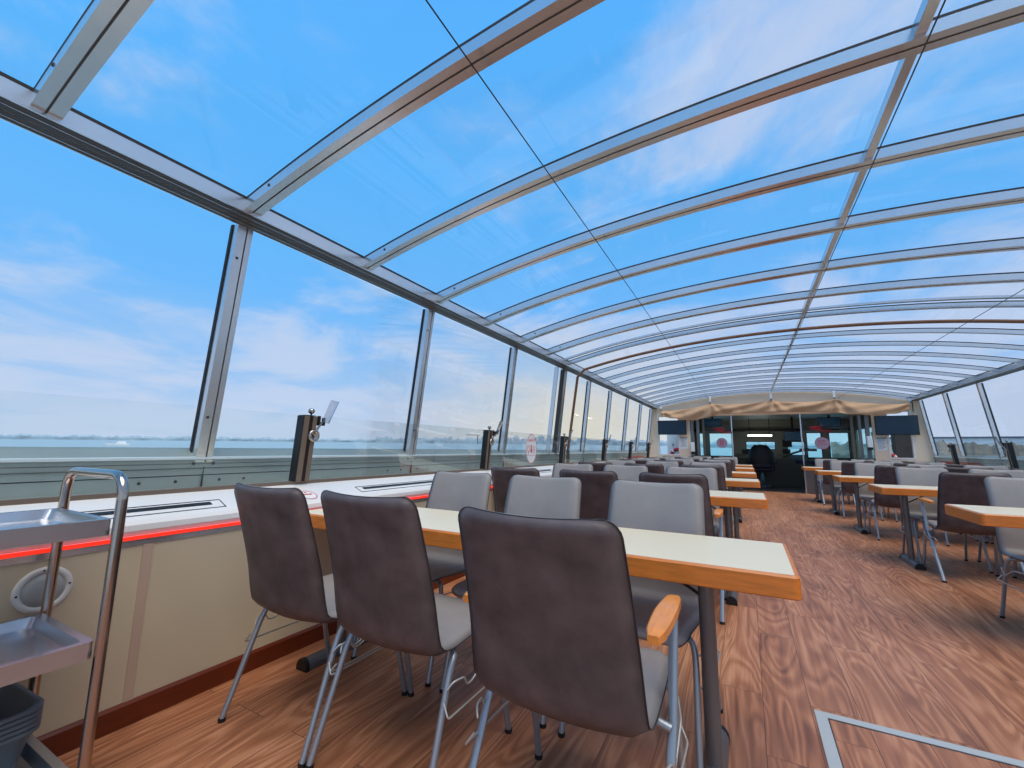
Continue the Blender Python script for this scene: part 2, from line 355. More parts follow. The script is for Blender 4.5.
# ------------------------------------------------------------------ glazed ceiling
ce = empty('ceiling', (XC, 6, 2.8)); tag(ce, kind='structure')
def CB(nm, mb): return mb.build(nm, ce, loc=(-XC, -6, -2.8))
N = 36
xs = [XC-3.07+6.14*i/N for i in range(N+1)]
def archbox(mb, y0, y1, l0, l1, m, x0=None, x1=None):
    sec = 1 if y0 < 6.3 else 2
    X = [x for x in xs if (x0 is None or x >= x0) and (x1 is None or x <= x1)]
    prof = [Vector((0, y0, l0)), Vector((0, y1, l0)), Vector((0, y1, l1)), Vector((0, y0, l1))]
    mb.sweep(prof, [(x, 0, arch(x, 0, sec)) for x in X], m)
RAFT1 = [-2.05, -1.22, -.375, .452, 1.276, 2.122, 2.958, 3.772, 4.612, 5.412]
RAFT2 = [6.23]+[7.36+.76*i for i in range(9)]+[13.93]
for i, y in enumerate(RAFT1+RAFT2):
    far = i >= len(RAFT1); w_ = .026 if far else .045; h_ = .05 if far else .058; p = MB()
    archbox(p, y-w_, y+w_, 0, h_, 'alu'); archbox(p, y-.005, y+.002, -.0015, .001, 'groove_shade')
    archbox(p, y-w_-.001, y+w_+.001, h_, h_+.012, 'alu_dark')
    CB('rafter', p)
    for x in (XC-2.8, XC+2.8) if not far else ():
        q = MB(); q.lathe([(.009, 0), (.009, .003), (.004, .005)], (x, y-w_, arch(x)+.032), 'groove_shade', 8, Matrix.Rotation(PI/2, 3, 'X')); CB('screw', q)
p = MB(); archbox(p, 5.96, 5.985, .02, .045, 'alu'); archbox(p, 6.05, 6.06, .035, .05, 'alu_dark'); CB('overlap_rafter', p)
ya = sorted(RAFT1+RAFT2)
for a, c in zip(ya[:-1], ya[1:]):
    p = MB(); archbox(p, a+.03, c-.03, .066, .074, 'glass'); CB('roof_pane', p)
    q = MB(); xr = XC+.085; z = arch(xr, 0, 1 if a < 6.3 else 2); w_ = .02 if a < 6 else .013
    q.box(xr-w_, xr+w_, a+(.045 if a < 5.7 else .026), c-(.045 if c < 5.7 else .026), z+.012, z+.066, 'alu', b=.003); CB('ridge_bar', q)

# brown sleeved hoop where the two roof sections meet
hp = empty('roof_hoop', (XC, 6.68, 0)); tag(hp, 'brown sleeved hoop pipe arching under the roof where the two sections meet', 'hoop pipe')
p = MB()
path = [(sx(-1, 3.20), 0, 1.06), (sx(-1, 3.02), 0, 2.28)]
for i in range(0, 31):
    x = XC-2.9+5.8*i/30; path.append((x, 0, arch(x, -.03, 2)))
path += [(sx(1, 3.02), 0, 2.28), (sx(1, 3.20), 0, 1.06)]
p.tube([(a-XC, b_, c) for a, b_, c in path], .022, 'hoop', 10); p.build('pipe', hp)
for side in (-1, 1):
    q = MB(); q.tube([(side*3.20, 0, .866), (side*3.20, 0, 1.08)], .028, 'bronze_dark', 10); q.build('socket', hp)

# cables
for (x, za, zb, lb) in ((-.86, 2.605, 2.56, 'thin dark cable running lengthwise under the glass roof, left of the ridge'),
                   (.69, 2.612, 2.72, 'thin dark cable running lengthwise beside the ridge bar of the roof'),
                   (2.2, 2.56, 2.50, 'thin dark cable running lengthwise under the right half of the roof')):
    p = MB(); n = 40
    p.tube([(0, Y0+(13.97-Y0)*i/n, za+(zb-za)*i/n-.012*math.sin(PI*i/n)**2) for i in range(n+1)], .0032, 'cord', 6)
    o = p.build('cable', loc=(x, 0, 0)); tag(o, lb, 'cable', 'roof cables')

# ------------------------------------------------------------------ led strips
for side in (-1, 1):
    p = MB(); x = sx(side, D_PAN-.003)
    p.box(-.006, .006, Y0, Y1, .710, .7235, 'led')
    o = p.build('led_strip', loc=(x, 0, 0))
    tag(o, ('glowing red light strip under the %s shelf edge along the cream wall panels' % ('left' if side < 0 else 'right')), 'light strip')

# ------------------------------------------------------------------ wind screen stanchions and panes
ORD = ['nearest', 'second', 'third', 'fourth', 'fifth', 'sixth', 'seventh', 'eighth']
ST_Y = [-.41, 1.747, 3.90, 6.06, 8.21, 10.37, 12.5]
def stanchion_at(side):
    root = empty('windscreen_post')
    lean = -.035*1
    p = MB()
    def slab(y0, y1, da, db, m, z1=1.281, z0=.8826):
        p.hexa([(side*da, y0, z0), (side*db, y0, z0), (side*db, y1, z0), (side*da, y1, z0),
                (side*(da+lean), y0, z1), (side*(db+lean), y0, z1), (side*(db+lean), y1, z1), (side*(da+lean), y1, z1)], m)
    slab(-.045, .045, -.03, .03, 'bronze'); slab(-.008, .012, -.034, -.028, 'bronze_dark'); slab(-.052, -.045, -.03, .03, 'black')
    slab(-.04, .04, -.026, .026, 'bronze_dark', 1.286, 1.28)
    pp = p.build('post_profile', root)
    q = MB(); q.lathe([(.004, 0), (.006, .012), (.016, .018), (.021, .03), (.016, .042), (.004, .047)], (side*lean, .02, 1.284), 'chrome', 12); q.build('ball_knob', pp)
    # round clamp on the inner face
    q = MB(); Rm = Matrix.Rotation(side*-PI/2, 3, 'Y'); cx = side*(-.058)
    q.lathe([(.034, -.012), (.038, -.006), (.038, .01), (.026, .016), (.024, .012), (.008, .012)], (cx, .03, 1.16), 'chrome', 18, Rm)
    for a in range(3):
        w = a*2*PI/3+.4; q.tube([(cx-side*.018, .03, 1.16), (cx-side*.018, .03+.03*math.cos(w), 1.16+.03*math.sin(w))], .004, 'chrome', 6)
    q.build('clamp_knob', root)
    q = MB(); q.tube([(cx, .035, 1.17), (cx-side*.01, .055, 1.215), (cx-side*.02, .075, 1.25)], .007, 'chrome', 8)
    q.box(cx-.012, cx+.012, .055, .066, 1.225, 1.285, 'bronze_dark', b=.002); q.box(cx-.012, cx+.012, .09, .10, 1.225, 1.275, 'bronze_dark', b=.002)
    ha = q.build('hinge_arm', root)
    q = MB(); q.hexa([(cx-side*.03, .06, 1.24), (cx-side*.022, .06, 1.24), (cx-side*.022, .115, 1.24), (cx-side*.03, .115, 1.24),
                      (cx-side*.075, .085, 1.385), (cx-side*.067, .085, 1.385), (cx-side*.067, .145, 1.38), (cx-side*.075, .145, 1.38)], 'acrylic')
    q.build('acrylic_flap', ha)
    return root
for side in (-1, 1):
    first = None; sn = 'left' if side < 0 else 'right'
    SY = ST_Y if side < 0 else [y-.61 for y in ST_Y]
    for i, y in enumerate(SY):
        x = sx(side, D_SH)
        if first is None: r = first = stanchion_at(side); r.location = (x, y, 0)
        else: r = dup(first, (x, y, 0))
        idx = i-1 if i else 7
        lb = '%s bronze glass-clamp post with clear flap along the %s windows' % (ORD[i-1] if i else 'rearmost', sn)
        tag(r, lb, 'post', 'windscreen posts along the %s windows' % sn)
    ys = SY
    for i, (a, c) in enumerate(zip(ys[:-1], ys[1:])):
        p = MB(); la = -.035
        p.hexa([(side*-.004, a+.047, .884), (side*.004, a+.047, .884), (side*.004, c-.047, .884), (side*-.004, c-.047, .884),
                (side*(-.004+la), a+.047, 1.286), (side*(.004+la), a+.047, 1.286), (side*(.004+la), c-.047, 1.286), (side*(-.004+la), c-.047, 1.286)], 'iglass')
        o = p.build('wind_screen', loc=(sx(side, D_SH), 0, 0))
        tag(o, 'clear low glass pane behind the %s shelf, %s from the camera' % (sn, ORD[i] if i else 'nearest'), 'glass pane', 'low glass panes on the %s shelf' % sn)

# ------------------------------------------------------------------ letters (5x7 strokes)
def text_obj(name, body, size, m, parent, Mx, extr=.0008):
    cu = bpy.data.curves.new(name, 'FONT'); cu.body = body; cu.size = size; cu.align_x = 'CENTER'; cu.align_y = 'CENTER'; cu.extrude = extr
    t = bpy.data.objects.new(name, cu); C.objects.link(t)
    bpy.context.view_layer.update()
    me = bpy.data.meshes.new_from_object(t.evaluated_get(bpy.context.evaluated_depsgraph_get()))
    bpy.data.objects.remove(t, do_unlink=True)
    me.transform(Mx); me.materials.clear(); me.materials.append(M[m])
    o = bpy.data.objects.new(name, me); C.objects.link(o); o.parent = parent
    return o

# oval notice hanging on the glass near the third post
ov = empty('oval_sign', (sx(-1, D_SH)+.035, 4.94, 1.095)); ov.scale = (1, .93, .93); tag(ov, 'white oval sticker with red heading and three red hand-washing style symbols on the glass', 'sign')
ov['label'] = 'white oval sign with red heading and three red symbols on the left glass'
Rov = Matrix.Rotation(math.atan(.035/.43), 4, 'Y') if False else Matrix.Identity(4)
def disc(mb, rx, rz, m, x=0., t=.003, n=40, cy=0, cz=0):
    mb.prism([(x, cy+rx*math.cos(2*PI*k/n), cz+rz*math.sin(2*PI*k/n)) for k in range(n)], (t, 0, 0), m)
def ring(mb, rx, rz, wd, m, x=0., t=.001, n=40, cy=0, cz=0, a0=0, a1=2*PI):
    vs = []; 
    for k in range(n+1):
        w = a0+(a1-a0)*k/n
        for q in (0, 1):
            for xx in (x, x+t): vs.append((xx, cy+(rx-q*wd)*math.cos(w), cz+(rz-q*wd)*math.sin(w)))
    fs = []
    for k in range(n):
        o = k*4; fs += [(o+1, o+3, o+7, o+5), (o, o+4, o+6, o+2), (o, o+1, o+5, o+4), (o+2, o+6, o+7, o+3)]
    mb.add(vs, fs, m)
b = MB(); disc(b, .165, .20, 'paper'); ring(b, .165, .20, .006, 'red', .003); b.build('plate', ov)
MT = Matrix(((0, 0, 1, .0035), (1, 0, 0, 0), (0, 1, 0, .115), (0, 0, 0, 1)))   # text in the YZ plane facing +X
text_obj('heading', 'Covid-19', .062, 'red', ov, MT)
b = MB()
ring(b, .042, .042, .008, 'red', .003, cy=-.09, cz=.0); b.box(.003, .004, -.095, -.085, -.075, -.04, 'red')
disc(b, .018, .018, 'red', .003, .001, cy=0, cz=.03); b.prism([(.003, -.03, -.05), (.003, .03, -.05), (.003, .014, .008), (.003, -.014, .008)], (.001, 0, 0), 'red')
ring(b, .03, .035, .008, 'red', .003, cy=.085, cz=.005, a0=PI*.6, a1=PI*2.2); b.box(.003, .004, .08, .09, -.07, -.03, 'red')
b.box(.003, .004, -.13, -.06, -.095, -.09, 'red'); b.box(.003, .004, -.03, .03, -.095, -.09, 'red'); b.box(.003, .004, .06, .12, -.095, -.09, 'red')
b.build('symbols', ov)

# round sticker on the shelf
sl = math.atan((.8696-.785)/(D_SH-D_PAN-.012))
rs = empty('round_sticker', (-2.22-.0688, 1.71, .785+math.tan(sl)*(.0688-.012)+.001)); rs.rotation_euler = (0, sl, 0)
tag(rs, 'round white sticker with red ring and red lettering on the white window shelf', 'sticker')
b = MB(); n = 36
b.prism([(.052*math.cos(2*PI*k/n), .052*math.sin(2*PI*k/n), 0) for k in range(n)], (0, 0, .001), 'paper')
vs = []; 
for k in range(n+1):
    w = 2*PI*k/n; vs += [(.052*math.cos(w), .052*math.sin(w), .0016), (.046*math.cos(w), .046*math.sin(w), .0016)]
b.add(vs, [(2*k, 2*k+2, 2*k+3, 2*k+1) for k in range(n)], 'red'); b.build('disc', rs)
MT2 = Matrix(((0, -1, 0, 0), (1, 0, 0, 0), (0, 0, 1, .0018), (0, 0, 0, 1)))
b = MB(); b.box(-.012, -.002, -.026, .004, .0012, .002, 'red'); b.box(-.012, 0, .006, .028, .0012, .002, 'red'); b.box(-.034, -.026, -.010, .006, .0012, .002, 'red'); b.build('lettering', rs)

# speaker in the wall panel
sp = empty('wall_speaker', (-2.22, .625, .583)); tag(sp, 'round flush white loudspeaker with pale grille in the cream wall panel', 'speaker')
Ry = Matrix.Rotation(PI/2, 3, 'Y')
b = MB(); b.lathe([(.077, 0), (.077, .004), (.073, .008), (.059, .008), (.057, .004)], (0, 0, 0), 'spk', 36, Ry); b.build('rim', sp)
b = MB(); b.lathe([(.057, .002), (.055, .006), (.03, .010), (.004, .011)], (0, 0, 0), 'grille', 36, Ry); b.build('grille', sp)
for a in (.1, PI/2+.1, PI+.1, 3*PI/2+.1):
    b = MB(); b.lathe([(.004, .007), (.003, .0095)], (0, .066*math.cos(a), .066*math.sin(a)), 'black', 8, Ry); b.build('screw', sp)

# ------------------------------------------------------------------ chairs
def chair_shell():
    # side profile path (y,z) of the shell centre line, from the seat front to the top of the back; sitter faces +y
    P = [(.265, .422), (.25, .440), (.20, .450), (.10, .448), (0, .440), (-.08, .428), (-.13, .424), (-.172, .432), (-.200, .458), (-.215, .51), (-.238, .62), (-.270, .73), (-.304, .84), (-.338, .935)]
    # Catmull-Rom resample
    pts = []
    Q = [Vector((0,)+p) for p in P]
    for i in range(len(Q)-1):
        p0 = Q[max(i-1, 0)]; p1 = Q[i]; p2 = Q[i+1]; p3 = Q[min(i+2, len(Q)-1)]
        for k in range(4):
            t = k/4; pts.append(.5*((2*p1)+(p2-p0)*t+(2*p0-5*p1+4*p2-p3)*t*t+(3*p1-p0-3*p2+p3)*t**3))
    pts.append(Q[-1])
    S = [0]
    for a, c in zip(pts[:-1], pts[1:]): S.append(S[-1]+(c-a).length)
    L = S[-1]
    def at(s):
        for i in range(len(S)-1):
            if s <= S[i+1]+1e-9:
                t = (s-S[i])/(S[i+1]-S[i]); return pts[i].lerp(pts[i+1], t), (pts[i+1]-pts[i]).normalized()
        return pts[-1], (pts[-1]-pts[-2]).normalized()
    rc = .042; vs_ = []
    smp = sorted(set([0, .003, .008, .016, .028, rc]+[L-x for x in (0, .003, .008, .016, .028, rc)]+[rc+(L-2*rc)*i/26 for i in range(1, 26)]))
    nu = 12; front = []; back = []; edge = []
    for s in smp:
        c, t = at(s); f = s/L
        w = .225+.019*math.sin(PI/2*min(1, f*2.2)) if f < .45 else .244-(f-.45)/.55*.020
        e = min(s, L-s)
        if e < rc: w = w-rc+math.sqrt(max(0, rc*rc-(rc-e)**2))
        nrm = Vector((0, -t.z, t.y))
        if nrm.z < 0 and f < .4: nrm = -nrm
        # towards the sitter: up on the seat, forward on the back
        if f >= .4 and nrm.y < 0: nrm = -nrm
        F = []; Bk = []
        for j in range(nu+1):
            u = -1+2*j/nu; x = w*u
            conc = (.022*(u*u) if f > .45 else .022*(u*u)*max(0, f-.25)/.2)
            dish = -.006*(1-u*u) if f < .35 else 0
            ed = min(1, (min(e, w*(1-abs(u)))/.02)) if True else 1
            th = .019*math.sqrt(max(.0, 1-(1-ed)**2))
            base = c+nrm*(conc+dish)+Vector((x, 0, 0))
            F.append(base+nrm*th); Bk.append(base-nrm*th)
        front.append(F); back.append(Bk)
    mb = MB(); R = len(smp); K = nu+1
    fv = [p for r in front for p in r]; bv = [p for r in back for p in r]
    quads = [(i*K+j, i*K+j+1, (i+1)*K+j+1, (i+1)*K+j) for i in range(R-1) for j in range(nu)]
    mb.add(fv, quads, 'front_leather', True); mb.add(bv, [q[::-1] for q in quads], 'back_leather', True)
    # piping follows the outline just behind the rim
    ol = [back[i][K-1] for i in range(R)]+[back[-1][j] for j in range(nu, -1, -1)]+[back[i][0] for i in range(R-1, -1, -1)]
    return mb, ol
SHELL, OUT = chair_shell()
def bend(pts, r=.03, n=4):
    out = [Vector(pts[0])]
    for a, b_, c in zip(pts[:-2], pts[1:-1], pts[2:]):
        a, b_, c = Vector(a), Vector(b_), Vector(c)
        p = b_+(a-b_).normalized()*min(r, (a-b_).length/2); q = b_+(c-b_).normalized()*min(r, (c-b_).length/2)
        for k in range(n+1):
            t = k/n; out.append((1-t)**2*p+2*t*(1-t)*b_+t*t*q)
    out.append(Vector(pts[-1])); return out
def finish_weld(o):
    bm = bmesh.new(); bm.from_mesh(o.data); bmesh.ops.remove_doubles(bm, verts=bm.verts[:], dist=.0006)
    bm.to_mesh(o.data); bm.free()
def make_chair(arms):
    root = empty('dining_chair')
    s = SHELL.build('seat_shell', root); finish_weld(s)
    p = MB(); p.tube(OUT, .0019, 'piping', 5); p.build('piping', s)
    for sd in (-1, 1):
        if arms:
            # rear leg runs straight up to carry the armrest
            q = MB(); q.tube([(sd*.262, -.25, .012), (sd*.268, -.03, .40), (sd*.268, .045, .645)], (.006, .013), 'tube', 10, flat=(1, 0, 0))
            q.tube([(sd*.268, -.05, .405), (sd*.19, -.05, .425)], .011, 'tube', 10); q.lathe([(.016, 0), (.016, .012)], (sd*.262, -.25, 0), 'black', 10)
            q.build('leg', root)
            ar = MB(); 
            y0, y1 = -.20, .125; z = .652
            pl = [(-.5, 0), (-.46, .3), (-.3, .43), (0, .5), (.35, .42), (.47, .3), (.5, 0)]
            top = []
            ny = 10
            for i in range(ny+1):
                t = i/ny; yy = y0+(y1-y0)*t; hw = .019+.008*math.sin(PI*min(1, t*1.05))-(.006 if i in (0, ny) else 0); hz = .014 if i not in (0, ny) else .010
                cx = sd*.262
                for (ux, uz) in ((-1, -.8), (-.8, -1), (.8, -1), (1, -.8), (1, .7), (.8, 1), (-.8, 1), (-1, .7)):
                    top.append((cx+ux*hw, yy, z+.012+uz*hz+.006*math.sin(PI*t)))
            fs = [(i*8+k, i*8+(k+1) % 8, (i+1)*8+(k+1) % 8, (i+1)*8+k) for i in range(ny) for k in range(8)]+[tuple(range(8)), tuple(range(ny*8, ny*8+8))[::-1]]
            ar.add(top, fs, 'arm', False); o = ar.build('armrest', root)
        else:
            q = MB(); q.tube(bend([(sd*.15, -.06, .418), (sd*.232, -.085, .425), (sd*.238, -.125, .37), (sd*.25, -.25, .012)], .04), .0115, 'tube', 10)
            q.lathe([(.014, 0), (.014, .014)], (sd*.25, -.25, 0), 'black', 10); q.build('leg', root)
        q = MB(); q.tube(bend([(sd*.15, .14, .425), (sd*.225, .155, .425), (sd*.238, .17, .37), (sd*.25, .26, .012)], .04), .0115, 'tube', 10)
        q.lathe([(.014, 0), (.014, .014)], (sd*.25, .26, 0), 'black', 10); q.build('leg', root)
        # row-linking wire between the legs
        xo = sd*.262
        q = MB(); q.tube(bend([(xo-sd*.014, -.15, .33), (xo, -.135, .352), (xo+sd*.012, -.09, .352), (xo+sd*.012, -.075, .322), (xo+sd*.012, -.045, .322), (xo+sd*.012, .06, .372), (xo-sd*.012, .17, .375)], .012, 3), .0035, 'wire', 6)
        q.tube(bend([(xo-sd*.014, -.165, .30), (xo+sd*.012, -.175, .265), (xo+sd*.012, .16, .265), (xo-sd*.012, .20, .285)], .01, 3), .0035, 'wire', 6)
        q.build('linking_wire', root)
    return root
chair_plain = make_chair(False); chair_arm = make_chair(True)
used = {}
def put_chair(x, y, face, arms, label, group):
    src = chair_arm if arms else chair_plain
    rz = (0 if face > 0 else PI)+random.uniform(-.02, .02)
    if arms not in used: used[arms] = 1; r = src; r.location = (x, y, 0); r.rotation_euler = (0, 0, rz)
    else: r = dup(src, (x, y, 0), rz)
    tag(r, label, 'chair', group); return r

# ------------------------------------------------------------------ tables
def make_table(L, side):
    """origin at the aisle end; the table runs towards -x (left) or +x (right)"""
    root = empty('dining_table'); s = side; hw = .275; T = .755; rad = .022; FB_ = .225
    def outline(ins, z):
        out = []
        def corner(cx, cy, a0, r):
            for k in range(7):
                a = a0+PI/2*k/6; out.append((cx+r*math.cos(a), cy+r*math.sin(a), z))
        x0, x1 = ins, L-ins; y0, y1 = -hw+ins, hw-ins; r = max(.008, rad-ins)
        corner(x1-r, y1-r, 0, r); corner(x0+r, y1-r, PI/2, r); corner(x0+r, y0+r, PI, r); corner(x1-r, y0+r, 3*PI/2, r)
        return [Vector((s*p[0], p[1], p[2])) for p in out]
    b = MB(); rings = [outline(.004, T-.069), outline(0, T-.065), outline(0, T-.006), outline(.005, T), outline(.015, T)]
    n = len(rings[0]); vs = [v for r in rings for v in r]
    b.add(vs, [(i*n+k, i*n+(k+1) % n, (i+1)*n+(k+1) % n, (i+1)*n+k) for i in range(4) for k in range(n)], 'edge'); b.add(rings[0], [tuple(range(n))[::-1]], 'edge')
    eb = b; b = MB(); a = outline(.014, T-.004); c = outline(.014, T+.001); b.add(a+c, [tuple(range(n, 2*n)), tuple(range(n))[::-1]]+[(k, (k+1) % n, n+(k+1) % n, n+k) for k in range(n)], 'lam')
    tt = b.build('tabletop', root); eb.build('edge_band', tt)
    for lx in (.225 if s > 0 else .275, L-.2):
        x = s*lx; lg = MB()
        lg.tube([(x, 0, .05), (x, 0, .676)], (.027, .026), 'tblleg', 16, flat=(0, 1, 0)); lo = lg.build('leg', root); lo.location.y = -.06
        q = MB(); q.box(x-.075, x+.055, -.10, .10, .675, .691, 'black', b=.003); q.build('mounting_plate', lo)
        q = MB(); q.tube([(x-s*-.02, 0, .60), (x+s*.17, 0, .688)], .006, 'black', 6); q.build('brace', lo)
        q = MB(); prof = [Vector((.036*math.cos(PI*k/8), 0, .014+.042*math.sin(PI*k/8))) for k in range(9)]+[Vector((-.036, 0, .002)), Vector((.036, 0, .002))]
        q.sweep(prof, [(x, -FB_, 0), (x, FB_, 0)], 'tblleg', False)
        for ey in (-1, 1):
            pr = [p*1.04 for p in prof]; pr = [Vector((p.x, 0, max(p.z, 0))) for p in pr]
            q.prism([p+Vector((x, ey*(FB_-.001), 0)) for p in pr], (0, ey*.022, 0), 'black')
        q.build('foot_bar', lo)
    return root
tL = make_table(2.31, -1); tR = make_table(2.22, 1)
L_Y = [1.82, 3.95, 5.99, 8.02, 10.15, 12.25]; L_X = .118
R_Y = [3.86, 5.93, 7.93, 9.95, 12.0]; R_X = 1.172
R_XS = [1.185, 1.168, 1.128, 1.125, 1.115]
seatL = {'by the aisle': -.455, 'in the middle': -1.075, 'by the window': -1.665}
seatR = {'by the aisle': 1.69, 'in the middle': 2.30, 'by the window': 2.90}
for i, y in enumerate(L_Y):
    t = tL if i == 0 else dup(tL, (L_X, y, 0)); t.location = (L_X, y, 0)
    tag(t, 'ivory-topped table with beech edge, %s from the camera on the left' % ORD[i], 'table', 'long tables on the left side')
    for st, x in seatL.items():
        for face, yo in ((1, -.47), (-1, .19)):
            arms = (st == 'by the aisle' and face > 0 and i in (0, 1, 3, 4))
            w = 'back to the camera' if face > 0 else 'facing the camera'
            dx = {(0, 1, 'by the window'): .0, (0, 1, 'in the middle'): -.06, (0, -1, 'in the middle'): .045, (0, -1, 'by the window'): .05, (0, -1, 'by the aisle'): .025, (0, 1, 'by the aisle'): -.02}.get((i, face, st), random.uniform(-.025, .025))
            yy = y+yo+ (random.uniform(-.02, .02) if i else 0)
            if i == 0: yy = {1: {'by the window': 1.37, 'in the middle': 1.375, 'by the aisle': 1.30}[st], -1: {'by the window': 2.0, 'in the middle': 1.99, 'by the aisle': 1.96}[st]}[face]
            c_ = put_chair(x+dx, yy, face, arms, 'grey %schair %s, %s of %s left table' % ('wood-armed ' if arms else '', w, st, ORD[i]), 'grey chairs at the left tables')
            if (i, face, st) == (0, -1, 'by the aisle'): c_.rotation_euler.z = PI-.06
for i, y in enumerate(R_Y):
    t = tR if i == 0 else dup(tR, (R_XS[i], y, 0)); t.location = (R_XS[i], y, 0)
    tag(t, 'ivory-topped table with beech edge, %s from the camera on the right' % ORD[i], 'table', 'long tables on the right side')
    for st, x in seatR.items():
        for face, yo in ((1, -.50), (-1, .22 if i == 0 else .30)):
            if i == 0 and face > 0: continue
            arms = (st == 'by the aisle' and face > 0 and i in (1, 4))
            w = 'back to the camera' if face > 0 else 'facing the camera'
            jx, jy = random.uniform(-.025, .025), random.uniform(-.02, .02)
            if i: jy += .04 if face > 0 else -.10
            if i > 2 and st == 'by the aisle': jx = -.05
            if i == 0: jx, jy = (.025 if st == 'by the aisle' else .03, 0) if face < 0 else (.0, .47)
            put_chair(x+jx, y+yo+jy, face, arms, 'grey %schair %s, %s of %s right table' % ('wood-armed ' if arms else '', w, st, ORD[i]), 'grey chairs at the right tables')

for ch in tR.children:
    if ch.name.startswith('leg') and ch.data.vertices[0].co.x < 1: ch.location.x += .12; ch.location.y -= .12

tL.scale = (1, .96, .978)
# ------------------------------------------------------------------ trolley
tr = empty('serving_trolley', (-1.92, .18, 0)); tag(tr, 'stainless steel three-shelf serving trolley with tubular push handle', 'trolley')
ya, yb = .44, -.46; xa, xb = -.222, .226
for yy in (ya, yb):
    p = MB(); p.tube(bend([(xa, yy, .06), (xa, yy, 1.0), (xb, yy, 1.0), (xb, yy, .06)], .075, 7), .0145, 'chrome', 14); p.build('handle_frame', tr)
def tray(z, nm):
    p = MB(); X0, X1, Ya, Yb = xa+.012, xb-.012, yb+.006, ya-.012; d = .048; r = .02
    def ringp(ins, zz, rr):
        out = []
        for cx, cy, a0 in ((X1-ins-rr, Yb-ins-rr, 0), (X0+ins+rr, Yb-ins-rr, PI/2), (X0+ins+rr, Ya+ins+rr, PI), (X1-ins-rr, Ya+ins+rr, 3*PI/2)):
            for k in range(5):
                a = a0+PI/2*k/4; out.append((cx+rr*math.cos(a), cy+rr*math.sin(a), zz))
        return out
    R = [ringp(0, z-d, .012), ringp(0, z, .012), ringp(.022, z, .016), ringp(.032, z-.03, .02), ringp(.045, z-.033, .03)]
    n = len(R[0]); vs = [v for q in R for v in q]
    p.add(vs, [(i*n+k, i*n+(k+1) % n, (i+1)*n+(k+1) % n, (i+1)*n+k) for i in range(4) for k in range(n)], 'steel'); p.add(R[-1], [tuple(range(n))], 'steel'); p.add(R[0], [tuple(range(n))[::-1]], 'steel')
    return p.build(nm, tr, recalc=False)
for z in (.872, .528, .180): tray(z, 'shelf_tray')
for (x, y) in ((xa, ya), (xb, ya), (xa, yb), (xb, yb)):
    p = MB(); p.tube([(x-.012, y, .0375), (x+.012, y, .0375)], .037, 'black', 18); p.build('caster_wheel', tr)
    p = MB(); p.box(x-.02, x+.02, y-.022, y+.022, .060, .078, 'steel', b=.003); p.box(x-.02, x-.015, y-.018, y+.018, .03, .064, 'steel'); p.box(x+.015, x+.02, y-.018, y+.018, .03, .064, 'steel'); p.build('caster_fork', tr)
for z in (.84, .50):
    for x in (xa, xb):
        p = MB(); p.lathe([(.006, 0), (.006, .012), (.003, .014)], (x*.93, ya-.02, z-.012), 'groove_shade', 8); p.build('bolt', tr)
# nested tubs on the bottom shelf
def tub():
    p = MB(); H = .13
    def rg(hx, hy, z, r=.05):
        out = []
        for cx, cy, a0 in ((hx-r, hy-r, 0), (-hx+r, hy-r, PI/2), (-hx+r, -hy+r, PI), (hx-r, -hy+r, 3*PI/2)):
            for k in range(7):
                a = a0+PI/2*k/6; out.append((cx+r*math.cos(a), cy+r*math.sin(a), z))
        return out
    R = [rg(.115, .165, 0, .04), rg(.14, .195, H-.01), rg(.15, .205, H-.01), rg(.15, .205, H), rg(.136, .191, H), rg(.112, .162, .006, .04)]
    n = len(R[0]); vs = [v for q in R for v in q]
    p.add(vs, [(i*n+k, i*n+(k+1) % n, (i+1)*n+(k+1) % n, (i+1)*n+k) for i in range(5) for k in range(n)], 'tub', True); p.add(R[-1], [tuple(range(n))], 'tub'); p.add(R[0], [tuple(range(n))[::-1]], 'tub')
    return p.build('plastic_tub')
TL = ['topmost, empty and open', 'second from the top', 'third from the top', 'fourth from the top', 'lowest, on the tray']
t0 = tub()
for i in range(5):
    o = t0 if i == 0 else t0.copy()
    if i: C.objects.link(o)
    o.location = (-1.99, .365, .152+.014*(4-i)); o.rotation_euler = (0, 0, .05)
    tag(o, 'grey plastic tub on the bottom trolley shelf, %s of the nested stack' % TL[i], 'tub', 'nested grey tubs on the trolley')

# ------------------------------------------------------------------ front bulkhead
bk = empty('wall_front', (XC, Y1, 0)); tag(bk, kind='structure')
def FB(nm, mb): return mb.build(nm, bk, loc=(-XC, -Y1, 0))
dl, dr = -1.46, 2.86         # doorway
yb0, yb1 = Y1, Y1+.08
p = MB()
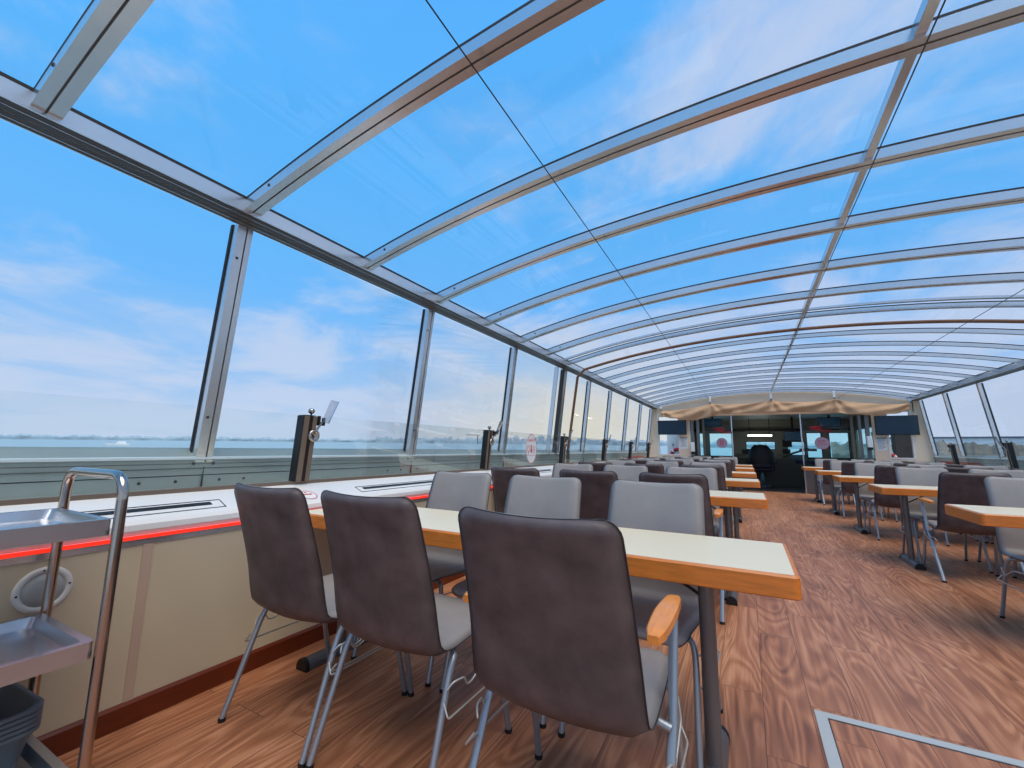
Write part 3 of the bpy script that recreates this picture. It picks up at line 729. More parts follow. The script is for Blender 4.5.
# header following the arch
X = [x for x in xs]
tp = [(x, yb0, arch(x, .0, 2)) for x in X]; p.prism([(sx(-1, 3.05), yb0, 2.12)]+[(X[-1], yb0, 2.12)]+tp[::-1], (0, .08, 0), 'cream')
FB('header_panel', p)
def side_bulk(x0, x1, w0, w1, wz0, wz1, side):
    p = MB()
    p.box(x0, x1, yb0, yb1, 0, wz0, 'cream'); p.box(x0, w0, yb0, yb1, wz0, 2.13, 'cream'); p.box(w1, x1, yb0, yb1, wz0, 2.13, 'cream'); p.box(w0, w1, yb0, yb1, wz1, 2.13, 'cream') if wz1 < 2.12 else None
    # sloped outer strip to the side wall
    xe = x0 if side < 0 else x1
    p.prism([(xe, yb0, .7), (xe, yb0, 2.4), (sx(side, D_EAVE), yb0, 2.4), (sx(side, D_SILL+.02), yb0, 1.0), (sx(side, D_SILL+.03), yb0, .7)], (0, .08, 0), 'cream')
    FB('bulkhead_panel', p)
    q = MB(); f = .035
    q.box(w0-f, w0, yb0-.012, yb0, wz0-f, wz1+f, 'shelf'); q.box(w1, w1+f, yb0-.012, yb0, wz0-f, wz1+f, 'shelf'); q.box(w0, w1, yb0-.012, yb0, wz0-f, wz0, 'shelf'); q.box(w0, w1, yb0-.012, yb0, wz1, wz1+f, 'shelf'); FB('window_frame', q)
    q = MB(); q.box(w0, w1, yb0+.03, yb0+.036, wz0, wz1, 'wglass'); FB('window_pane', q)
side_bulk(sx(-1, 3.05), dl, -2.36, -1.80, .975, 2.18, -1)
side_bulk(dr, sx(1, 3.05), 3.17, 3.60, .985, 2.20, 1)
for (x0, x1) in ((-1.44, -1.36), (-1.28, -1.20), (-1.12, -1.06), (2.42, 2.48), (2.58, 2.64), (2.72, 2.80)):
    q = MB(); q.box(x0, x1, Y1+.0, Y1+.10, .0, 2.12, 'console' if x0 in (-1.12, 2.42) else 'tblleg'); FB('door_track', q)

# wheelhouse shell
WY = 17.5
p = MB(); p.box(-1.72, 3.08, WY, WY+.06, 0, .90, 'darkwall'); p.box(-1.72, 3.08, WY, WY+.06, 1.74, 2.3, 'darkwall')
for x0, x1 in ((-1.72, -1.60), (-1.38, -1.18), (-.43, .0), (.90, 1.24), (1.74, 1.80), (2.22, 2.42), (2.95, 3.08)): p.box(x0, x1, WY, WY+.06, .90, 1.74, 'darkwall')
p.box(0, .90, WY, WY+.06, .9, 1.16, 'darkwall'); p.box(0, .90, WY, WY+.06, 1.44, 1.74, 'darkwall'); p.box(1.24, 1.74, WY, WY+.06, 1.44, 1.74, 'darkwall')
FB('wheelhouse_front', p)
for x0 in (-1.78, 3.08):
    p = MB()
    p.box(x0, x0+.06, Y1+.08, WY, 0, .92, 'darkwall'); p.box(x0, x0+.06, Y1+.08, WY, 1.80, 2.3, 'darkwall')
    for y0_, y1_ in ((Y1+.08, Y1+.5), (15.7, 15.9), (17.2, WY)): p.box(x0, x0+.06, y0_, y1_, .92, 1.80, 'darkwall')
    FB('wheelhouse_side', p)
    for y0_, y1_ in ((Y1+.5, 15.7), (15.9, 17.2)):  # side windows added to let more light into the wheelhouse
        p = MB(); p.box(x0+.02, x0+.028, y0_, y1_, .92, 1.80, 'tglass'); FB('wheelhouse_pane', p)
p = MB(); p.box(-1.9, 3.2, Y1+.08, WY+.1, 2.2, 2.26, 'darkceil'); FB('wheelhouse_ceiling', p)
p = MB(); p.box(-1.7, 3.06, WY-.25, WY, 1.80, 1.86, 'bronze_dark', b=.01); FB('overhead_rail', p)
for x0, x1, z0, z1 in ((-1.60, -1.38, .90, 1.74), (-1.18, -.43, .90, 1.74), (0, .9, 1.16, 1.44), (1.24, 1.74, .9, 1.44), (1.80, 2.22, .9, 1.74), (2.42, 2.95, .9, 1.74)):
    p = MB(); p.box(x0, x1, WY+.02, WY+.028, z0, z1, 'tglass'); FB('wheelhouse_pane', p)
    p = MB(); f = .02
    p.box(x0, x1, WY-.01, WY+.01, z0, z0+f, 'black'); p.box(x0, x1, WY-.01, WY+.01, z1-f, z1, 'black'); p.box(x0, x0+f, WY-.01, WY+.01, z0, z1, 'black'); p.box(x1-f, x1, WY-.01, WY+.01, z0, z1, 'black'); FB('pane_gasket', p)

# glass screens each side of the entrance
def screen(x0, x1, name, label, sx_, sr, lg):
    r = empty(name, (x0, Y1+.05, 0)); tag(r, label, 'glass screen'); w_ = x1-x0
    p = MB(); p.box(0, w_, -.005, .005, .02, 2.12, 'iglass'); p.build('pane', r)
    p = MB(); p.box(0 if x0 > 0 else w_-.03, .03 if x0 > 0 else w_, -.015, .015, 0, 2.12, 'alu'); p.build('edge_profile', r)
    p = MB(); p.box(0, w_, -.012, .012, .02, .72, 'tblleg'); p.build('kick_panel', r)
    return r
sL = screen(-1.04, -.32, 'glass_screen', 'tall glass screen left of the wheelhouse entrance, round sticker on it', 0, 0, 0)
sR = screen(1.33, 2.38, 'glass_screen', 'tall glass screen right of the wheelhouse entrance, round sticker on it', 0, 0, 0)
def round_sign(x, z, r, lb, eyes):
    o = empty('round_sign', (x, Y1+.03, z)); tag(o, lb, 'sign')
    p = MB(); n = 32; p.prism([(r*math.cos(2*PI*k/n), 0, r*math.sin(2*PI*k/n)) for k in range(n)], (0, .006, 0), 'frost'); p.build('disc', o)
    q = MB()
    def rg(cx, cz, rr, wd):
        vs = []
        for k in range(21):
            w = 2*PI*k/20; vs += [(cx+rr*math.cos(w), -.002, cz+rr*math.sin(w)), (cx+(rr-wd)*math.cos(w), -.002, cz+(rr-wd)*math.sin(w))]
        q.add(vs, [(2*k, 2*k+2, 2*k+3, 2*k+1) for k in range(20)], 'red')
    if eyes: rg(-.055, .045, .035, .012); rg(.035, .05, .028, .012); q.box(-.10, .11, -.003, -.001, -.035, -.022, 'red')
    else: rg(0, .03, .05, .02); q.box(-.06, .06, -.003, -.001, -.06, -.045, 'red')
    rg(0, 0, r, .008)
    q.build('red_print', o); return o
round_sign(-.615, 1.325, .145, 'round lilac sign with red ring emblem on the left entrance glass', False)
round_sign(1.79, 1.335, .165, 'round lilac sign with red symbols on the right entrance glass', True)
def wave_logo(x, z, lb):
    o = empty('red_logo', (x, Y1+.035, z)); tag(o, lb, 'logo')
    for k in range(2):
        p = MB(); A = []; B_ = []
        for i in range(13):
            t = i/12; xx = -.2+.3*t+.03*k; zz = .03+.10*t+.025*math.sin(2*PI*t)-.055*k
            A.append((xx, 0, zz)); B_.append((xx, 0, zz-.03*math.sin(PI*t)-.004))
        p.prism(A+B_[::-1], (0, .003, 0), 'red'); p.build('wave_stripe', o)
    p = MB()
    xx = .0
    for wd in (.035, .03, .012, .035, .03, .035, .03): 
        p.box(xx, xx+wd*.4, 0, .003, -.09, -.02, 'red'); p.box(xx, xx+wd, 0, .003, -.035, -.02, 'red'); p.box(xx, xx+wd*.8, 0, .003, -.065, -.052, 'red'); xx += wd+.016
    p.build('red_lettering', o)
wave_logo(-.62, 1.68, 'red wave logo with blurred red lettering on left entrance glass')
wave_logo(1.72, 1.70, 'red wave logo with blurred red lettering on right entrance glass')

# screens, notices, dispensers
def tv(x0, x1, z0, z1, y, label, rz=0., thick=.06, hang=False):
    w_, h_ = x1-x0, z1-z0
    o = empty('television', ((x0+x1)/2, y, (z0+z1)/2)); o.rotation_euler = (0, 0, rz); tag(o, label, 'television')
    p = MB(); p.box(-w_/2, w_/2, 0, thick, -h_/2, h_/2, 'black', b=.008); hh = p.build('housing', o)
    p = MB(); p.box(-w_/2+.018, w_/2-.018, -.003, .002, -h_/2+.025, h_/2-.018, 'screen'); p.build('screen', hh)
    p = MB()
    if hang: p.box(-.03, .03, .02, .05, h_/2, 2.2-(z0+z1)/2, 'black')
    else: p.box(-.12, .12, thick, 14.0-y, -.1, .1, 'black')
    p.build('bracket', o)
    return o
tv(-2.37, -1.55, 1.565, 2.0, 13.88, 'dark blue television on the left front bulkhead')
tv(2.90, 3.73, 1.54, 2.02, 13.88, 'dark blue television on the right front bulkhead')
tv(-1.20, -.66, 1.88, 2.14, 15.6, 'small dark television hanging in the wheelhouse behind left glass screen', hang=True)
tv(1.93, 2.48, 1.83, 2.12, 15.6, 'small dark television hanging in the wheelhouse behind right glass screen', hang=True)
tv(1.08, 1.58, 1.42, 1.74, 16.2, 'blue-lit monitor hanging centrally above the wheelhouse windows', hang=True)
def notice(x, z, w_, h_, lb):
    o = empty('paper_notice', (x, Y1-.004, z)); tag(o, lb, 'notice')
    p = MB(); p.box(-w_/2, w_/2, -.001, .003, -h_/2, h_/2, 'paper'); p.build('sheet', o)
    p = MB()
    for i in range(9): p.box(-w_/2+.02, w_/2-.02-(.04 if i % 3 == 2 else 0), -.0016, -.001, h_/2-.03-i*.028, h_/2-.022-i*.028, 'groove_shade') if i < int(h_/.03) else None
    p.box(-w_/2, w_/2, -.006, 0, h_/2, h_/2+.022, 'groove_shade'); p.build('print_and_clip', o)
notice(-1.648, 1.30, .20, .32, 'white printed notice on the left bulkhead under the television')
notice(3.01, 1.305, .20, .30, 'white printed notice on the right bulkhead under the television')
def dispenser(x, z, lb):
    o = empty('soap_dispenser', (x, Y1-.005, z)); tag(o, lb, 'dispenser')
    p = MB(); p.box(-.055, .055, -.10, 0, -.13, .15, 'white', b=.015); p.build('housing', o)
    p = MB(); p.box(-.05, .05, -.09, 0, -.19, -.13, 'black', b=.008); p.build('drip_base', o)
dispenser(-1.40, 1.19, 'white wall dispenser beside the left door track')
dispenser(2.765, 1.36, 'white wall dispenser beside the right door track')

# canvas valance
def valance():
    root = empty('canvas_valance', (XC, 13.9, 2.3)); tag(root, 'gathered beige canvas valance hanging in folds across the front bulkhead', 'valance')
    hooks = [-2.25, -.86, .69, 2.12, 3.62]
    topz = {-2.25: 2.33, -.86: 2.50, .69: 2.53, 2.12: 2.50, 3.62: 2.34}
    def ztop(x):
        for a, c in zip(hooks[:-1], hooks[1:]):
            if a <= x <= c:
                t = (x-a)/(c-a); s = 4*t*(1-t)
                return topz[a]*(1-t)+topz[c]*t-.085*s**.5
        return topz[hooks[0]]
    bp = [(-2.25, 2.14), (-1.9, 2.05), (-1.34, 1.985), (-1.0, 2.05), (-.62, 2.155), (.0, 2.16), (.65, 2.175), (1.4, 2.16), (2.0, 2.13), (2.5, 2.06), (2.8, 2.03), (3.3, 2.06), (3.62, 2.16)]
    def zbot(x):
        for a, c in zip(bp[:-1], bp[1:]):
            if a[0] <= x <= c[0]:
                t = (x-a[0])/(c[0]-a[0]); t = t*t*(3-2*t); return a[1]*(1-t)+c[1]*t
        return bp[0][1]
    nx, nz = 150, 18; vs = []
    for i in range(nx+1):
        x = hooks[0]+(hooks[-1]-hooks[0])*i/nx
        hn = min(hooks, key=lambda h: abs(h-x)); dx = x-hn
        for j in range(nz+1):
            t = j/nz; z = ztop(x)*(1-t)+zbot(x)*t
            # folds radiate from the hooks
            ang = math.atan2(dx, (topz[hn]-z)+.03)
            fold = .035*math.sin(ang*9+hn*3)*math.exp(-abs(dx)*.6)*(.3+t)
            sag = .030*math.sin(PI*t)*(1+.5*math.sin(x*5))+.016*math.sin(7*x+9*t)+.014*math.sin(16*z-3*x)
            vs.append((x-XC, -.03-fold-sag-.05*t, z-2.3))
    p = MB(); K = nz+1
    p.add(vs, [(i*K+j, i*K+j+1, (i+1)*K+j+1, (i+1)*K+j) for i in range(nx) for j in range(nz)], 'canvas', True)
    o = p.build('canvas', root); md = o.modifiers.new('thick', 'SOLIDIFY'); md.thickness = .004
    for h in hooks:
        zt = arch(h, 0, 2); q = MB(); q.box(h-XC-.028, h-XC+.028, -.045, -.03, topz[h]-.02-2.3, zt+.02-2.3, 'white', b=.003)
        q.box(h-XC-.02, h-XC+.02, -.06, -.03, topz[h]-.03-2.3, topz[h]+.03-2.3, 'tblleg', b=.003); q.build('hanging_strap', root)
    return root
valance()

# helm chair
hc = empty('helm_chair', (.40, 15.9, 0)); tag(hc, 'high-backed navy helm chair with a dark coat over its back in the wheelhouse', 'chair')
p = MB(); p.box(-.30, .30, -.28, .27, .48, .60, 'navy', b=.04); p.build('seat', hc)
p = MB(); p.box(-.28, .28, -.36, -.22, .58, 1.12, 'navy', b=.05); p.build('backrest', hc)
p = MB(); p.box(-.13, .17, -.35, -.23, 1.1, 1.28, 'navy', b=.05); p.build('headrest', hc)
for s_ in (-1, 1):
    p = MB(); p.box(s_*.36-.05, s_*.36+.05, -.25, .2, .72, .80, 'navy', b=.02); p.box(s_*.33-.02, s_*.33+.02, -.1, .0, .5, .73, 'black'); p.build('armrest', hc)
p = MB(); p.lathe([(.22, 0), (.22, .03), (.06, .06), (.05, .48)], (0, 0, 0), 'tblleg', 20); p.build('pedestal', hc)
ct = MB()
prof = [(.0, 1.29, .16, .10), (-.01, 1.2, .24, .15), (.0, 1.05, .33, .17), (0, .9, .36, .17), (.02, .72, .34, .16)]
vs = []; n = 20
for cx, z, rx, ry in prof:
    for k in range(n):
        a = 2*PI*k/n; vs.append((cx+rx*math.cos(a)*(1+.06*math.sin(5*a)), -.30+ry*math.sin(a), z+.02*math.sin(3*a)))
ct.add(vs, [(i*n+k, i*n+(k+1) % n, (i+1)*n+(k+1) % n, (i+1)*n+k) for i in range(4) for k in range(n)], 'black', True); ct.add(vs[:n], [tuple(range(n))], 'black')
o = ct.build('coat', loc=(.40, 15.9, 0)); tag(o, 'black coat draped over the back of the helm chair', 'coat')

# console with instruments
cn = empty('helm_console', (.55, 16.9, 0)); tag(cn, 'low grey helm console with sloping instrument desk under the wheelhouse windows', 'console')
p = MB(); p.prism([(-.95, -.3, 0), (-.95, .35, 0), (-.95, .35, .98), (-.95, .1, 1.0), (-.95, -.32, .86), (-.95, -.32, .8)], (2.1, 0, 0), 'console'); p.build('desk', cn)
for x, w_, z, h_ in ((-.55, .26, 1.08, .15), (-.15, .16, 1.08, .13), (.62, .22, 1.10, .16)):
    p = MB(); p.box(x-w_/2, x+w_/2, 0, .06, z-h_/2, z+h_/2, 'black', b=.01); p.box(x-.02, x+.02, .01, .04, .96, z, 'black'); p.build('instrument', cn)
p = MB(); p.box(.52, .78, -.1, .1, 1.25, 1.50, 'black', b=.02); p.tube([(.65, 0, 1.0), (.65, 0, 1.26)], .012, 'black', 8); p.build('radar_monitor', cn)
p = MB(); p.tube([(.5, -.2, .93), (.8, -.3, 1.06), (1.2, -.35, 1.2)], .03, 'console', 8); p.box(.95, 1.4, -.42, -.25, 1.12, 1.2, 'console', b=.01); p.build('chart_lamp', cn)
# hanging white rail, given an added glow to brighten the wheelhouse
p = MB(); p.box(-.35, .35, -.03, .03, -.02, .02, 'railglow', b=.008)
p2 = empty('glowing_rail', (.42, 16.6, 1.62)); tag(p2, 'slim white rail with added glow above the wheelhouse centre windows', 'light'); p.build('tube', p2)
p = MB(); p.box(-.3, -.28, -.01, .01, .02, .58, 'black'); p.box(.28, .3, -.01, .01, .02, .58, 'black'); p.build('hanger', p2)

# navy table right of the entrance
nt = empty('bar_table', (1.62, 15.3, 0)); tag(nt, 'round dark navy table on blue metal legs inside the wheelhouse', 'table')
p = MB(); p.lathe([(.34, .74), (.36, .75), (.36, .85), (.34, .86)], (0, 0, 0), 'navy', 28, smooth=False); p.build('tabletop', nt)
for k in range(4):
    a = PI/4+k*PI/2; p = MB(); p.tube([(.24*math.cos(a), .24*math.sin(a), 0), (.20*math.cos(a), .20*math.sin(a), .745)], .015, 'navy', 8); p.build('leg', nt)

# ------------------------------------------------------------------ outside: side decks and their gear
for side in (-1, 1):
    p = MB(); X = lambda d: sx(side, d)
    p.box(min(X(3.36), X(4.6)), max(X(3.36), X(4.6)), Y0, 19, .20, .26, 'alu_sill'); p.box(min(X(4.55), X(4.6)), max(X(4.55), X(4.6)), Y0, 19, -3.2, .20, 'shelf')
    tag(p.build('trim_%d' % (3 if side < 0 else 4)), kind='structure')
    sn = 'left' if side < 0 else 'right'
    q = MB(); q.prism([(0, -1.2, 0), (0, 1.0, 0), (0, 1.0, .10), (0, -.6, .145)], (side*.006, 0, 0), 'redpaint')
    o = q.build('red_board', loc=(X(D_SILL-.004+.012), 12.3 if side < 0 else 12.7, .868)); tag(o, 'red painted panel low on the %s window wall near the front' % sn, 'board')
p = MB()
n = 24
def lifebuoy(x, y, z, lb):
    o = empty('lifebuoy', (x, y, z)); tag(o, lb, 'lifebuoy')
    p = MB(); vs = []; R_, r_ = .19, .06; n, m_ = 24, 10
    for i in range(n):
        for j in range(m_):
            a = 2*PI*i/n; b_ = 2*PI*j/m_; vs.append(((R_+r_*math.cos(b_))*math.cos(a), r_*math.sin(b_), (R_+r_*math.cos(b_))*math.sin(a)))
    p.add(vs, [(i*m_+j, i*m_+(j+1) % m_, ((i+1) % n)*m_+(j+1) % m_, ((i+1) % n)*m_+j) for i in range(n) for j in range(m_)], 'red', True); p.build('ring', o)
    for k in range(4):
        q = MB(); a = PI/4+k*PI/2; pts = [((R_)*math.cos(a+d), 0, R_*math.sin(a+d)) for d in (-.12, 0, .12)]; q.tube(pts, .063, 'white', 12, flat=(0, 1, 0)); q.build('white_band', o)
def locker(x, y, w_, h_, m, lb, lean=0.):
    o = empty('deck_locker', (x, y, .26)); tag(o, lb, 'locker')
    p = MB(); p.hexa([(-w_/2, 0, 0), (w_/2, 0, 0), (w_/2, .4, 0), (-w_/2, .4, 0), (-w_/2-lean, 0, h_), (w_/2-lean, 0, h_), (w_/2-lean, .4, h_), (-w_/2-lean, .4, h_)], m); p.build('cabinet', o)
    p = MB(); p.box(-w_*.1-lean*.6, -w_*.02-lean*.6, -.02, .0, h_*.66, h_*.70, 'groove_shade'); p.build('handle', o)
locker(-2.12, 15.3, .42, 1.5, 'pale', 'pale blue deck locker seen through the left bulkhead window')
lifebuoy(-1.98, 15.1, .93, 'red and white lifebuoy in front of the pale locker outside the left bulkhead window')
locker(3.42, 14.9, .26, 1.4, 'white', 'white leaning deck locker seen through the right bulkhead window', .22)
locker(3.92, 15.4, .62, 1.45, 'darkfloor', 'dark slate deck locker seen through the right bulkhead window')
lifebuoy(3.24, 14.65, .86, 'red and white lifebuoy low outside the right bulkhead window')

# wheelhouse side recess: the bulkhead windows look out onto deck gear in front of the wheelhouse flank
# ------------------------------------------------------------------ sea, shore, city (the boat rides trimmed by the stern)
def tz(x, y): return .0115*y-.004*x
p = MB(); p.add([(x, y, -4+tz(x, y)) for x, y in ((-6000, -3000), (6000, -3000), (6000, 7000), (-6000, 7000))], [(0, 1, 2, 3)], 'sea')
tag(p.build('water'), kind='structure')
def polar(deg, r): a = math.radians(deg); return (-math.sin(a)*r, math.cos(a)*r)    # deg left of the bow
random.seed(11)
def shore(name, a0, a1, r, hfun, depth, m, step=.12):
    p = MB(); vs = []; n = int((a1-a0)/step)
    for i in range(n+1):
        a = a0+(a1-a0)*i/n; x, y = polar(a, r); x2, y2 = polar(a, r+depth*.25); x3, y3 = polar(a, r+depth); h = hfun(a)
        q = tz(x, y); vs += [(x, y, q-4.2), (x, y, q-4+h*.55), (x2, y2, q-4+h), (x3, y3, q-4+h*.8), (x3, y3, q-4.2)]
    p.add(vs, [(i*5+k, i*5+k+1, (i+1)*5+k+1, (i+1)*5+k) for i in range(n) for k in range(4)], m)
    return tag(p.build(name), kind='structure')
def hf(lo, hi):
    ph = [random.uniform(0, 6.28) for _ in range(6)]
    return lambda a: lo+(hi-lo)*(.5+.2*math.sin(a*1.7+ph[0])+.16*math.sin(a*4.3+ph[1])+.12*math.sin(a*11+ph[2])+.1*math.sin(a*23+ph[3])+random.uniform(-.12, .12))
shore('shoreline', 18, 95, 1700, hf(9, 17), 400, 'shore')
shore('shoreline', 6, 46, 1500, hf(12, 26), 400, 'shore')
# city blocks on the left shore
blocks = [(40.5, 9), (39.9, 14), (37.2, 20), (36.6, 26), (35.6, 15), (32.3, 30), (31.8, 20), (30.6, 16), (28.8, 26), (27.9, 32), (26.7, 24), (25.6, 30), (24.6, 34), (23.5, 24), (22.2, 30), (20.9, 22), (19.2, 28), (17.6, 22), (15.8, 26), (14.2, 20), (12.6, 24), (10.6, 20)]
WB = ['wide pale', 'tall pale', 'low flat', 'stepped pale', 'narrow tall', 'long low']
for i, (a, h_) in enumerate(blocks):
    x, y = polar(a, 1440); gap = min([abs(a-b_[0]) for b_ in blocks if b_[0] != a]); w_ = min(random.uniform(16, 36), gap*25*.92)
    h_ *= .8; p = MB(); Rz = Matrix.Rotation(math.radians(a), 4, 'Z')
    p.box(-w_/2, w_/2, 0, 18, -4.2, -4+h_, 'city', Rz)
    if i % 3 == 0: p.box(-w_/5, w_/4, 3, 15, -4+h_, -4+h_+4, 'city', Rz)
    for k in range(3, int(h_)-2, 4): p.box(-w_/2+1.5, w_/2-1.5, -.3, 0, -4+k, -4+k+1.4, 'shore', Rz)
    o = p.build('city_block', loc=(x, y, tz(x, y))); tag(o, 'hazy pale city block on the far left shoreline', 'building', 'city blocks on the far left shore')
# crane jib over the water
cx_, cy_ = polar(33.0, 1300); cr = empty('harbour_crane', (cx_, cy_, -4+tz(cx_, cy_))); tag(cr, 'thin distant harbour crane jib above the left shoreline', 'crane')
p = MB(); p.box(-1, 1, -1, 1, 0, 27, 'roofdark'); p.build('mast', cr); p = MB(); Rz = Matrix.Rotation(math.radians(33), 4, 'Z'); p.box(-34, 10, -.7, .7, 26, 28, 'roofdark', Rz); p.build('jib', cr)
# motor boat with wake
bx_, by_ = polar(70.6, 420)
bz_ = -4+tz(bx_, by_); mb_ = empty('motor_boat', (bx_, by_, bz_)); mb_.rotation_euler = (0, 0, math.radians(70.6)); tag(mb_, 'small white motor boat speeding on the water at far left', 'boat')
p = MB(); p.hexa([(-7, -1.6, 0), (5, -1.6, 0), (5, 1.6, 0), (-6, 1.6, 0), (-8.5, -1.8, 1.6), (5, -1.8, 1.4), (5, 1.8, 1.4), (-8.5, 1.8, 1.6)], 'white'); p.build('hull', mb_)
p = MB(); p.hexa([(-3, -1.2, 1.4), (3, -1.2, 1.4), (3, 1.2, 1.4), (-3, 1.2, 1.4), (-1.5, -1.1, 3.2), (2.6, -1.1, 3.2), (2.6, 1.1, 3.2), (-1.5, 1.1, 3.2)], 'pale'); p.build('cabin', mb_)
p = MB(); p.add([(5, -1.8, .35), (5, 1.8, .35), (75, 9, .5), (75, -9, .5)], [(0, 1, 2, 3)], 'white'); o = p.build('wake', loc=(bx_, by_, bz_)); o.rotation_euler = (0, 0, math.radians(70.6)); tag(o, 'white foam wake trailing behind the motor boat', 'wake', kind='stuff')
# right bank: scrub, wharf shed
random.seed(5)
shore('shoreline', -75, -8, 120, lambda a: 6.2+.4*math.sin(a*3)+random.uniform(-.4, .4), 60, 'brush', .25)
shore('shoreline', -80, 6, 900, hf(9, 14), 300, 'shore', .2)
for i, (a, w_, h_) in enumerate(((-17.5, 32, 7.9), (-28, 34, 8.2), (-39, 34, 8.0), (-52, 40, 8.1))):
    x, y = polar(a, 190); Rz = Matrix.Rotation(math.radians(a), 4, 'Z'); o = empty('wharf_shed', (x, y, -4+tz(x, y)))
    tag(o, '%s long low pale shed with dark roof on the right bank' % ['leftmost', 'second from the left', 'third from the left', 'rightmost'][i], 'building', 'sheds on the right bank')
    p = MB(); p.box(-w_/2, w_/2, 0, 10, -.2, h_, 'pale', Rz); p.build('wall', o)
    p = MB(); p.box(-w_/2-.5, w_/2+.5, -.5, 10.5, h_, h_+.5, 'roofdark', Rz); p.build('roof', o)

# ------------------------------------------------------------------ sky
W = bpy.data.worlds.new('sky'); bpy.context.scene.world = W; W.use_nodes = True
n = W.node_tree.nodes; l = W.node_tree.links; n.clear()
out = n.new('ShaderNodeOutputWorld'); bg = n.new('ShaderNodeBackground'); tc = n.new('ShaderNodeTexCoord'); sep = n.new('ShaderNodeSeparateXYZ')
l.new(tc.outputs['Generated'], sep.inputs[0])
def math_(op, a, b_=None, c=None, clamp=False):
    m = n.new('ShaderNodeMath'); m.operation = op; m.use_clamp = clamp
    for i, v in enumerate((a, b_, c)):
        if v is None: continue
        if isinstance(v, (int, float)): m.inputs[i].default_value = v
        else: l.new(v, m.inputs[i])
    return m.outputs[0]
def ramp(fac, stops):
    r = n.new('ShaderNodeValToRGB'); e = r.color_ramp.elements
    e[0].position, e[0].color = stops[0]; e[1].position, e[1].color = stops[-1]
    for p_, c in stops[1:-1]: x = e.new(p_); x.color = c
    l.new(fac, r.inputs[0]); return r.outputs[0]
def mixc(f, a, b_):
    m = n.new('ShaderNodeMix'); m.data_type = 'RGBA'; m.clamp_factor = True
    l.new(f, m.inputs[0]) if not isinstance(f, (int, float)) else setattr(m.inputs[0], 'default_value', f)
    for i, v in ((6, a), (7, b_)):
        if isinstance(v, tuple): m.inputs[i].default_value = v
        else: l.new(v, m.inputs[i])
    return m.outputs[2]
z = math_('MAXIMUM', sep.outputs['Z'], 0)
base = ramp(z, [(0, lin(196, 214, 236)), (.10, lin(170, 204, 244)), (.30, lin(112, 188, 255)), (.55, lin(94, 184, 255)), (1, lin(88, 174, 252))])
# cloud coordinates on a high flat layer
den = math_('ADD', z, .16)
cx = math_('DIVIDE', sep.outputs['X'], den); cy = math_('DIVIDE', sep.outputs['Y'], den)
cmb = n.new('ShaderNodeCombineXYZ'); l.new(cx, cmb.inputs[0]); l.new(cy, cmb.inputs[1])
nz1 = n.new('ShaderNodeTexNoise'); nz1.inputs['Scale'].default_value = 1.25; nz1.inputs['Detail'].default_value = 7; nz1.inputs['Roughness'].default_value = .6; nz1.inputs['Distortion'].default_value = .4
mpn = n.new('ShaderNodeMapping'); mpn.inputs['Location'].default_value = (3.1, 7.7, 0); l.new(cmb.outputs[0], mpn.inputs[0]); l.new(mpn.outputs[0], nz1.inputs['Vector'])
# more cloud low down and towards the bow / right
lowb = ramp(z, [(0, (.22, .22, .22, 1)), (.12, (.16, .16, .16, 1)), (.26, (.07, .07, .07, 1)), (.38, (0, 0, 0, 1)), (1, (0, 0, 0, 1))])
rightb = math_('MULTIPLY', math_('MULTIPLY_ADD', sep.outputs['X'], 1.2, .28, clamp=True), .16)
cf = math_('ADD', math_('ADD', nz1.outputs['Fac'], lowb), rightb)
cm = n.new('ShaderNodeMapRange'); cm.inputs['From Min'].default_value = .50; cm.inputs['From Max'].default_value = .74; cm.inputs['To Max'].default_value = .82; cm.interpolation_type = 'SMOOTHSTEP'
l.new(cf, cm.inputs['Value'])
sky = mixc(cm.outputs[0], base, lin(202, 216, 242))
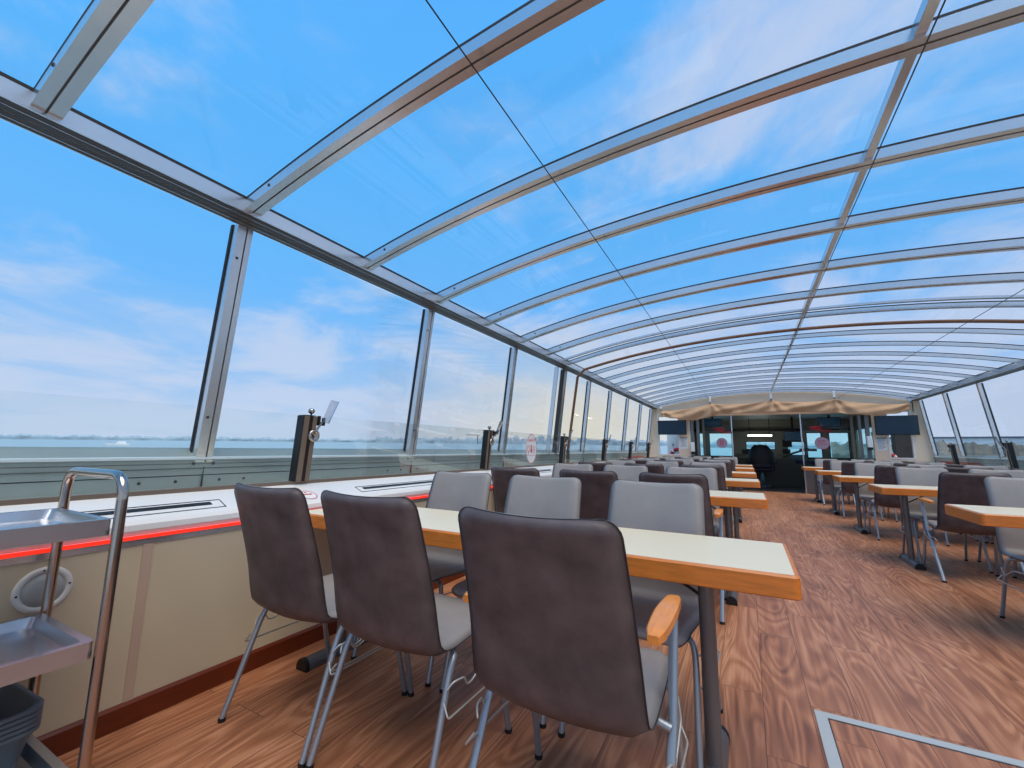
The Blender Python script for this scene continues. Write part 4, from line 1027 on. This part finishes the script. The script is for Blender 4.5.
# warm cream glow low ahead-left
az = math_('SUBTRACT', 1, math_('MULTIPLY', math_('ABSOLUTE', math_('ADD', sep.outputs['X'], .33)), 2.6), clamp=True)
wz = ramp(z, [(0, (.75, .75, .75, 1)), (.06, (.85, .85, .85, 1)), (.17, (.35, .35, .35, 1)), (.30, (0, 0, 0, 1)), (1, (0, 0, 0, 1))])
fwd = math_('GREATER_THAN', sep.outputs['Y'], 0)
sky = mixc(math_('MULTIPLY', math_('MULTIPLY', az, wz), fwd), sky, lin(240, 230, 206))
l.new(sky, bg.inputs[0]); bg.inputs[1].default_value = 1.0; l.new(bg.outputs[0], out.inputs[0])

sun = bpy.data.lights.new('sun', 'SUN'); sun.energy = 2.8; sun.angle = math.radians(50); sun.color = (1, .88, .70)
so = bpy.data.objects.new('sun', sun); C.objects.link(so)
d = Vector((-.32, .25, -1)).normalized()      # light travels forward and down
so.rotation_euler = d.to_track_quat('-Z', 'Y').to_euler()

# ------------------------------------------------------------------ camera
f_px = 427.73; yaw, pit, roll = 0.498022, 0.148472, 0.0130061
cyw, syw = math.cos(yaw), math.sin(yaw)
fw = Vector((-syw*math.cos(pit), cyw*math.cos(pit), math.sin(pit))); rr = Vector((cyw, syw, 0)); uu = rr.cross(fw)
r2 = rr*math.cos(roll)+uu*math.sin(roll); u2 = -rr*math.sin(roll)+uu*math.cos(roll)
cam = bpy.data.cameras.new('camera'); co = bpy.data.objects.new('camera', cam); C.objects.link(co)
cam.sensor_fit = 'HORIZONTAL'; cam.sensor_width = 36; cam.lens = f_px/1024*36; cam.clip_start = .02; cam.clip_end = 12000
co.matrix_world = Matrix(((r2.x, u2.x, -fw.x, 0), (r2.y, u2.y, -fw.y, 0), (r2.z, u2.z, -fw.z, 1.10), (0, 0, 0, 1)))
S = bpy.context.scene; S.camera = co
S.view_settings.view_transform = 'Standard'; S.view_settings.look = 'None'; S.view_settings.gamma = 1; S.view_settings.use_curve_mapping = False
S.view_settings.exposure = 0.0
S.cycles.max_bounces = 10; S.cycles.transparent_max_bounces = 24
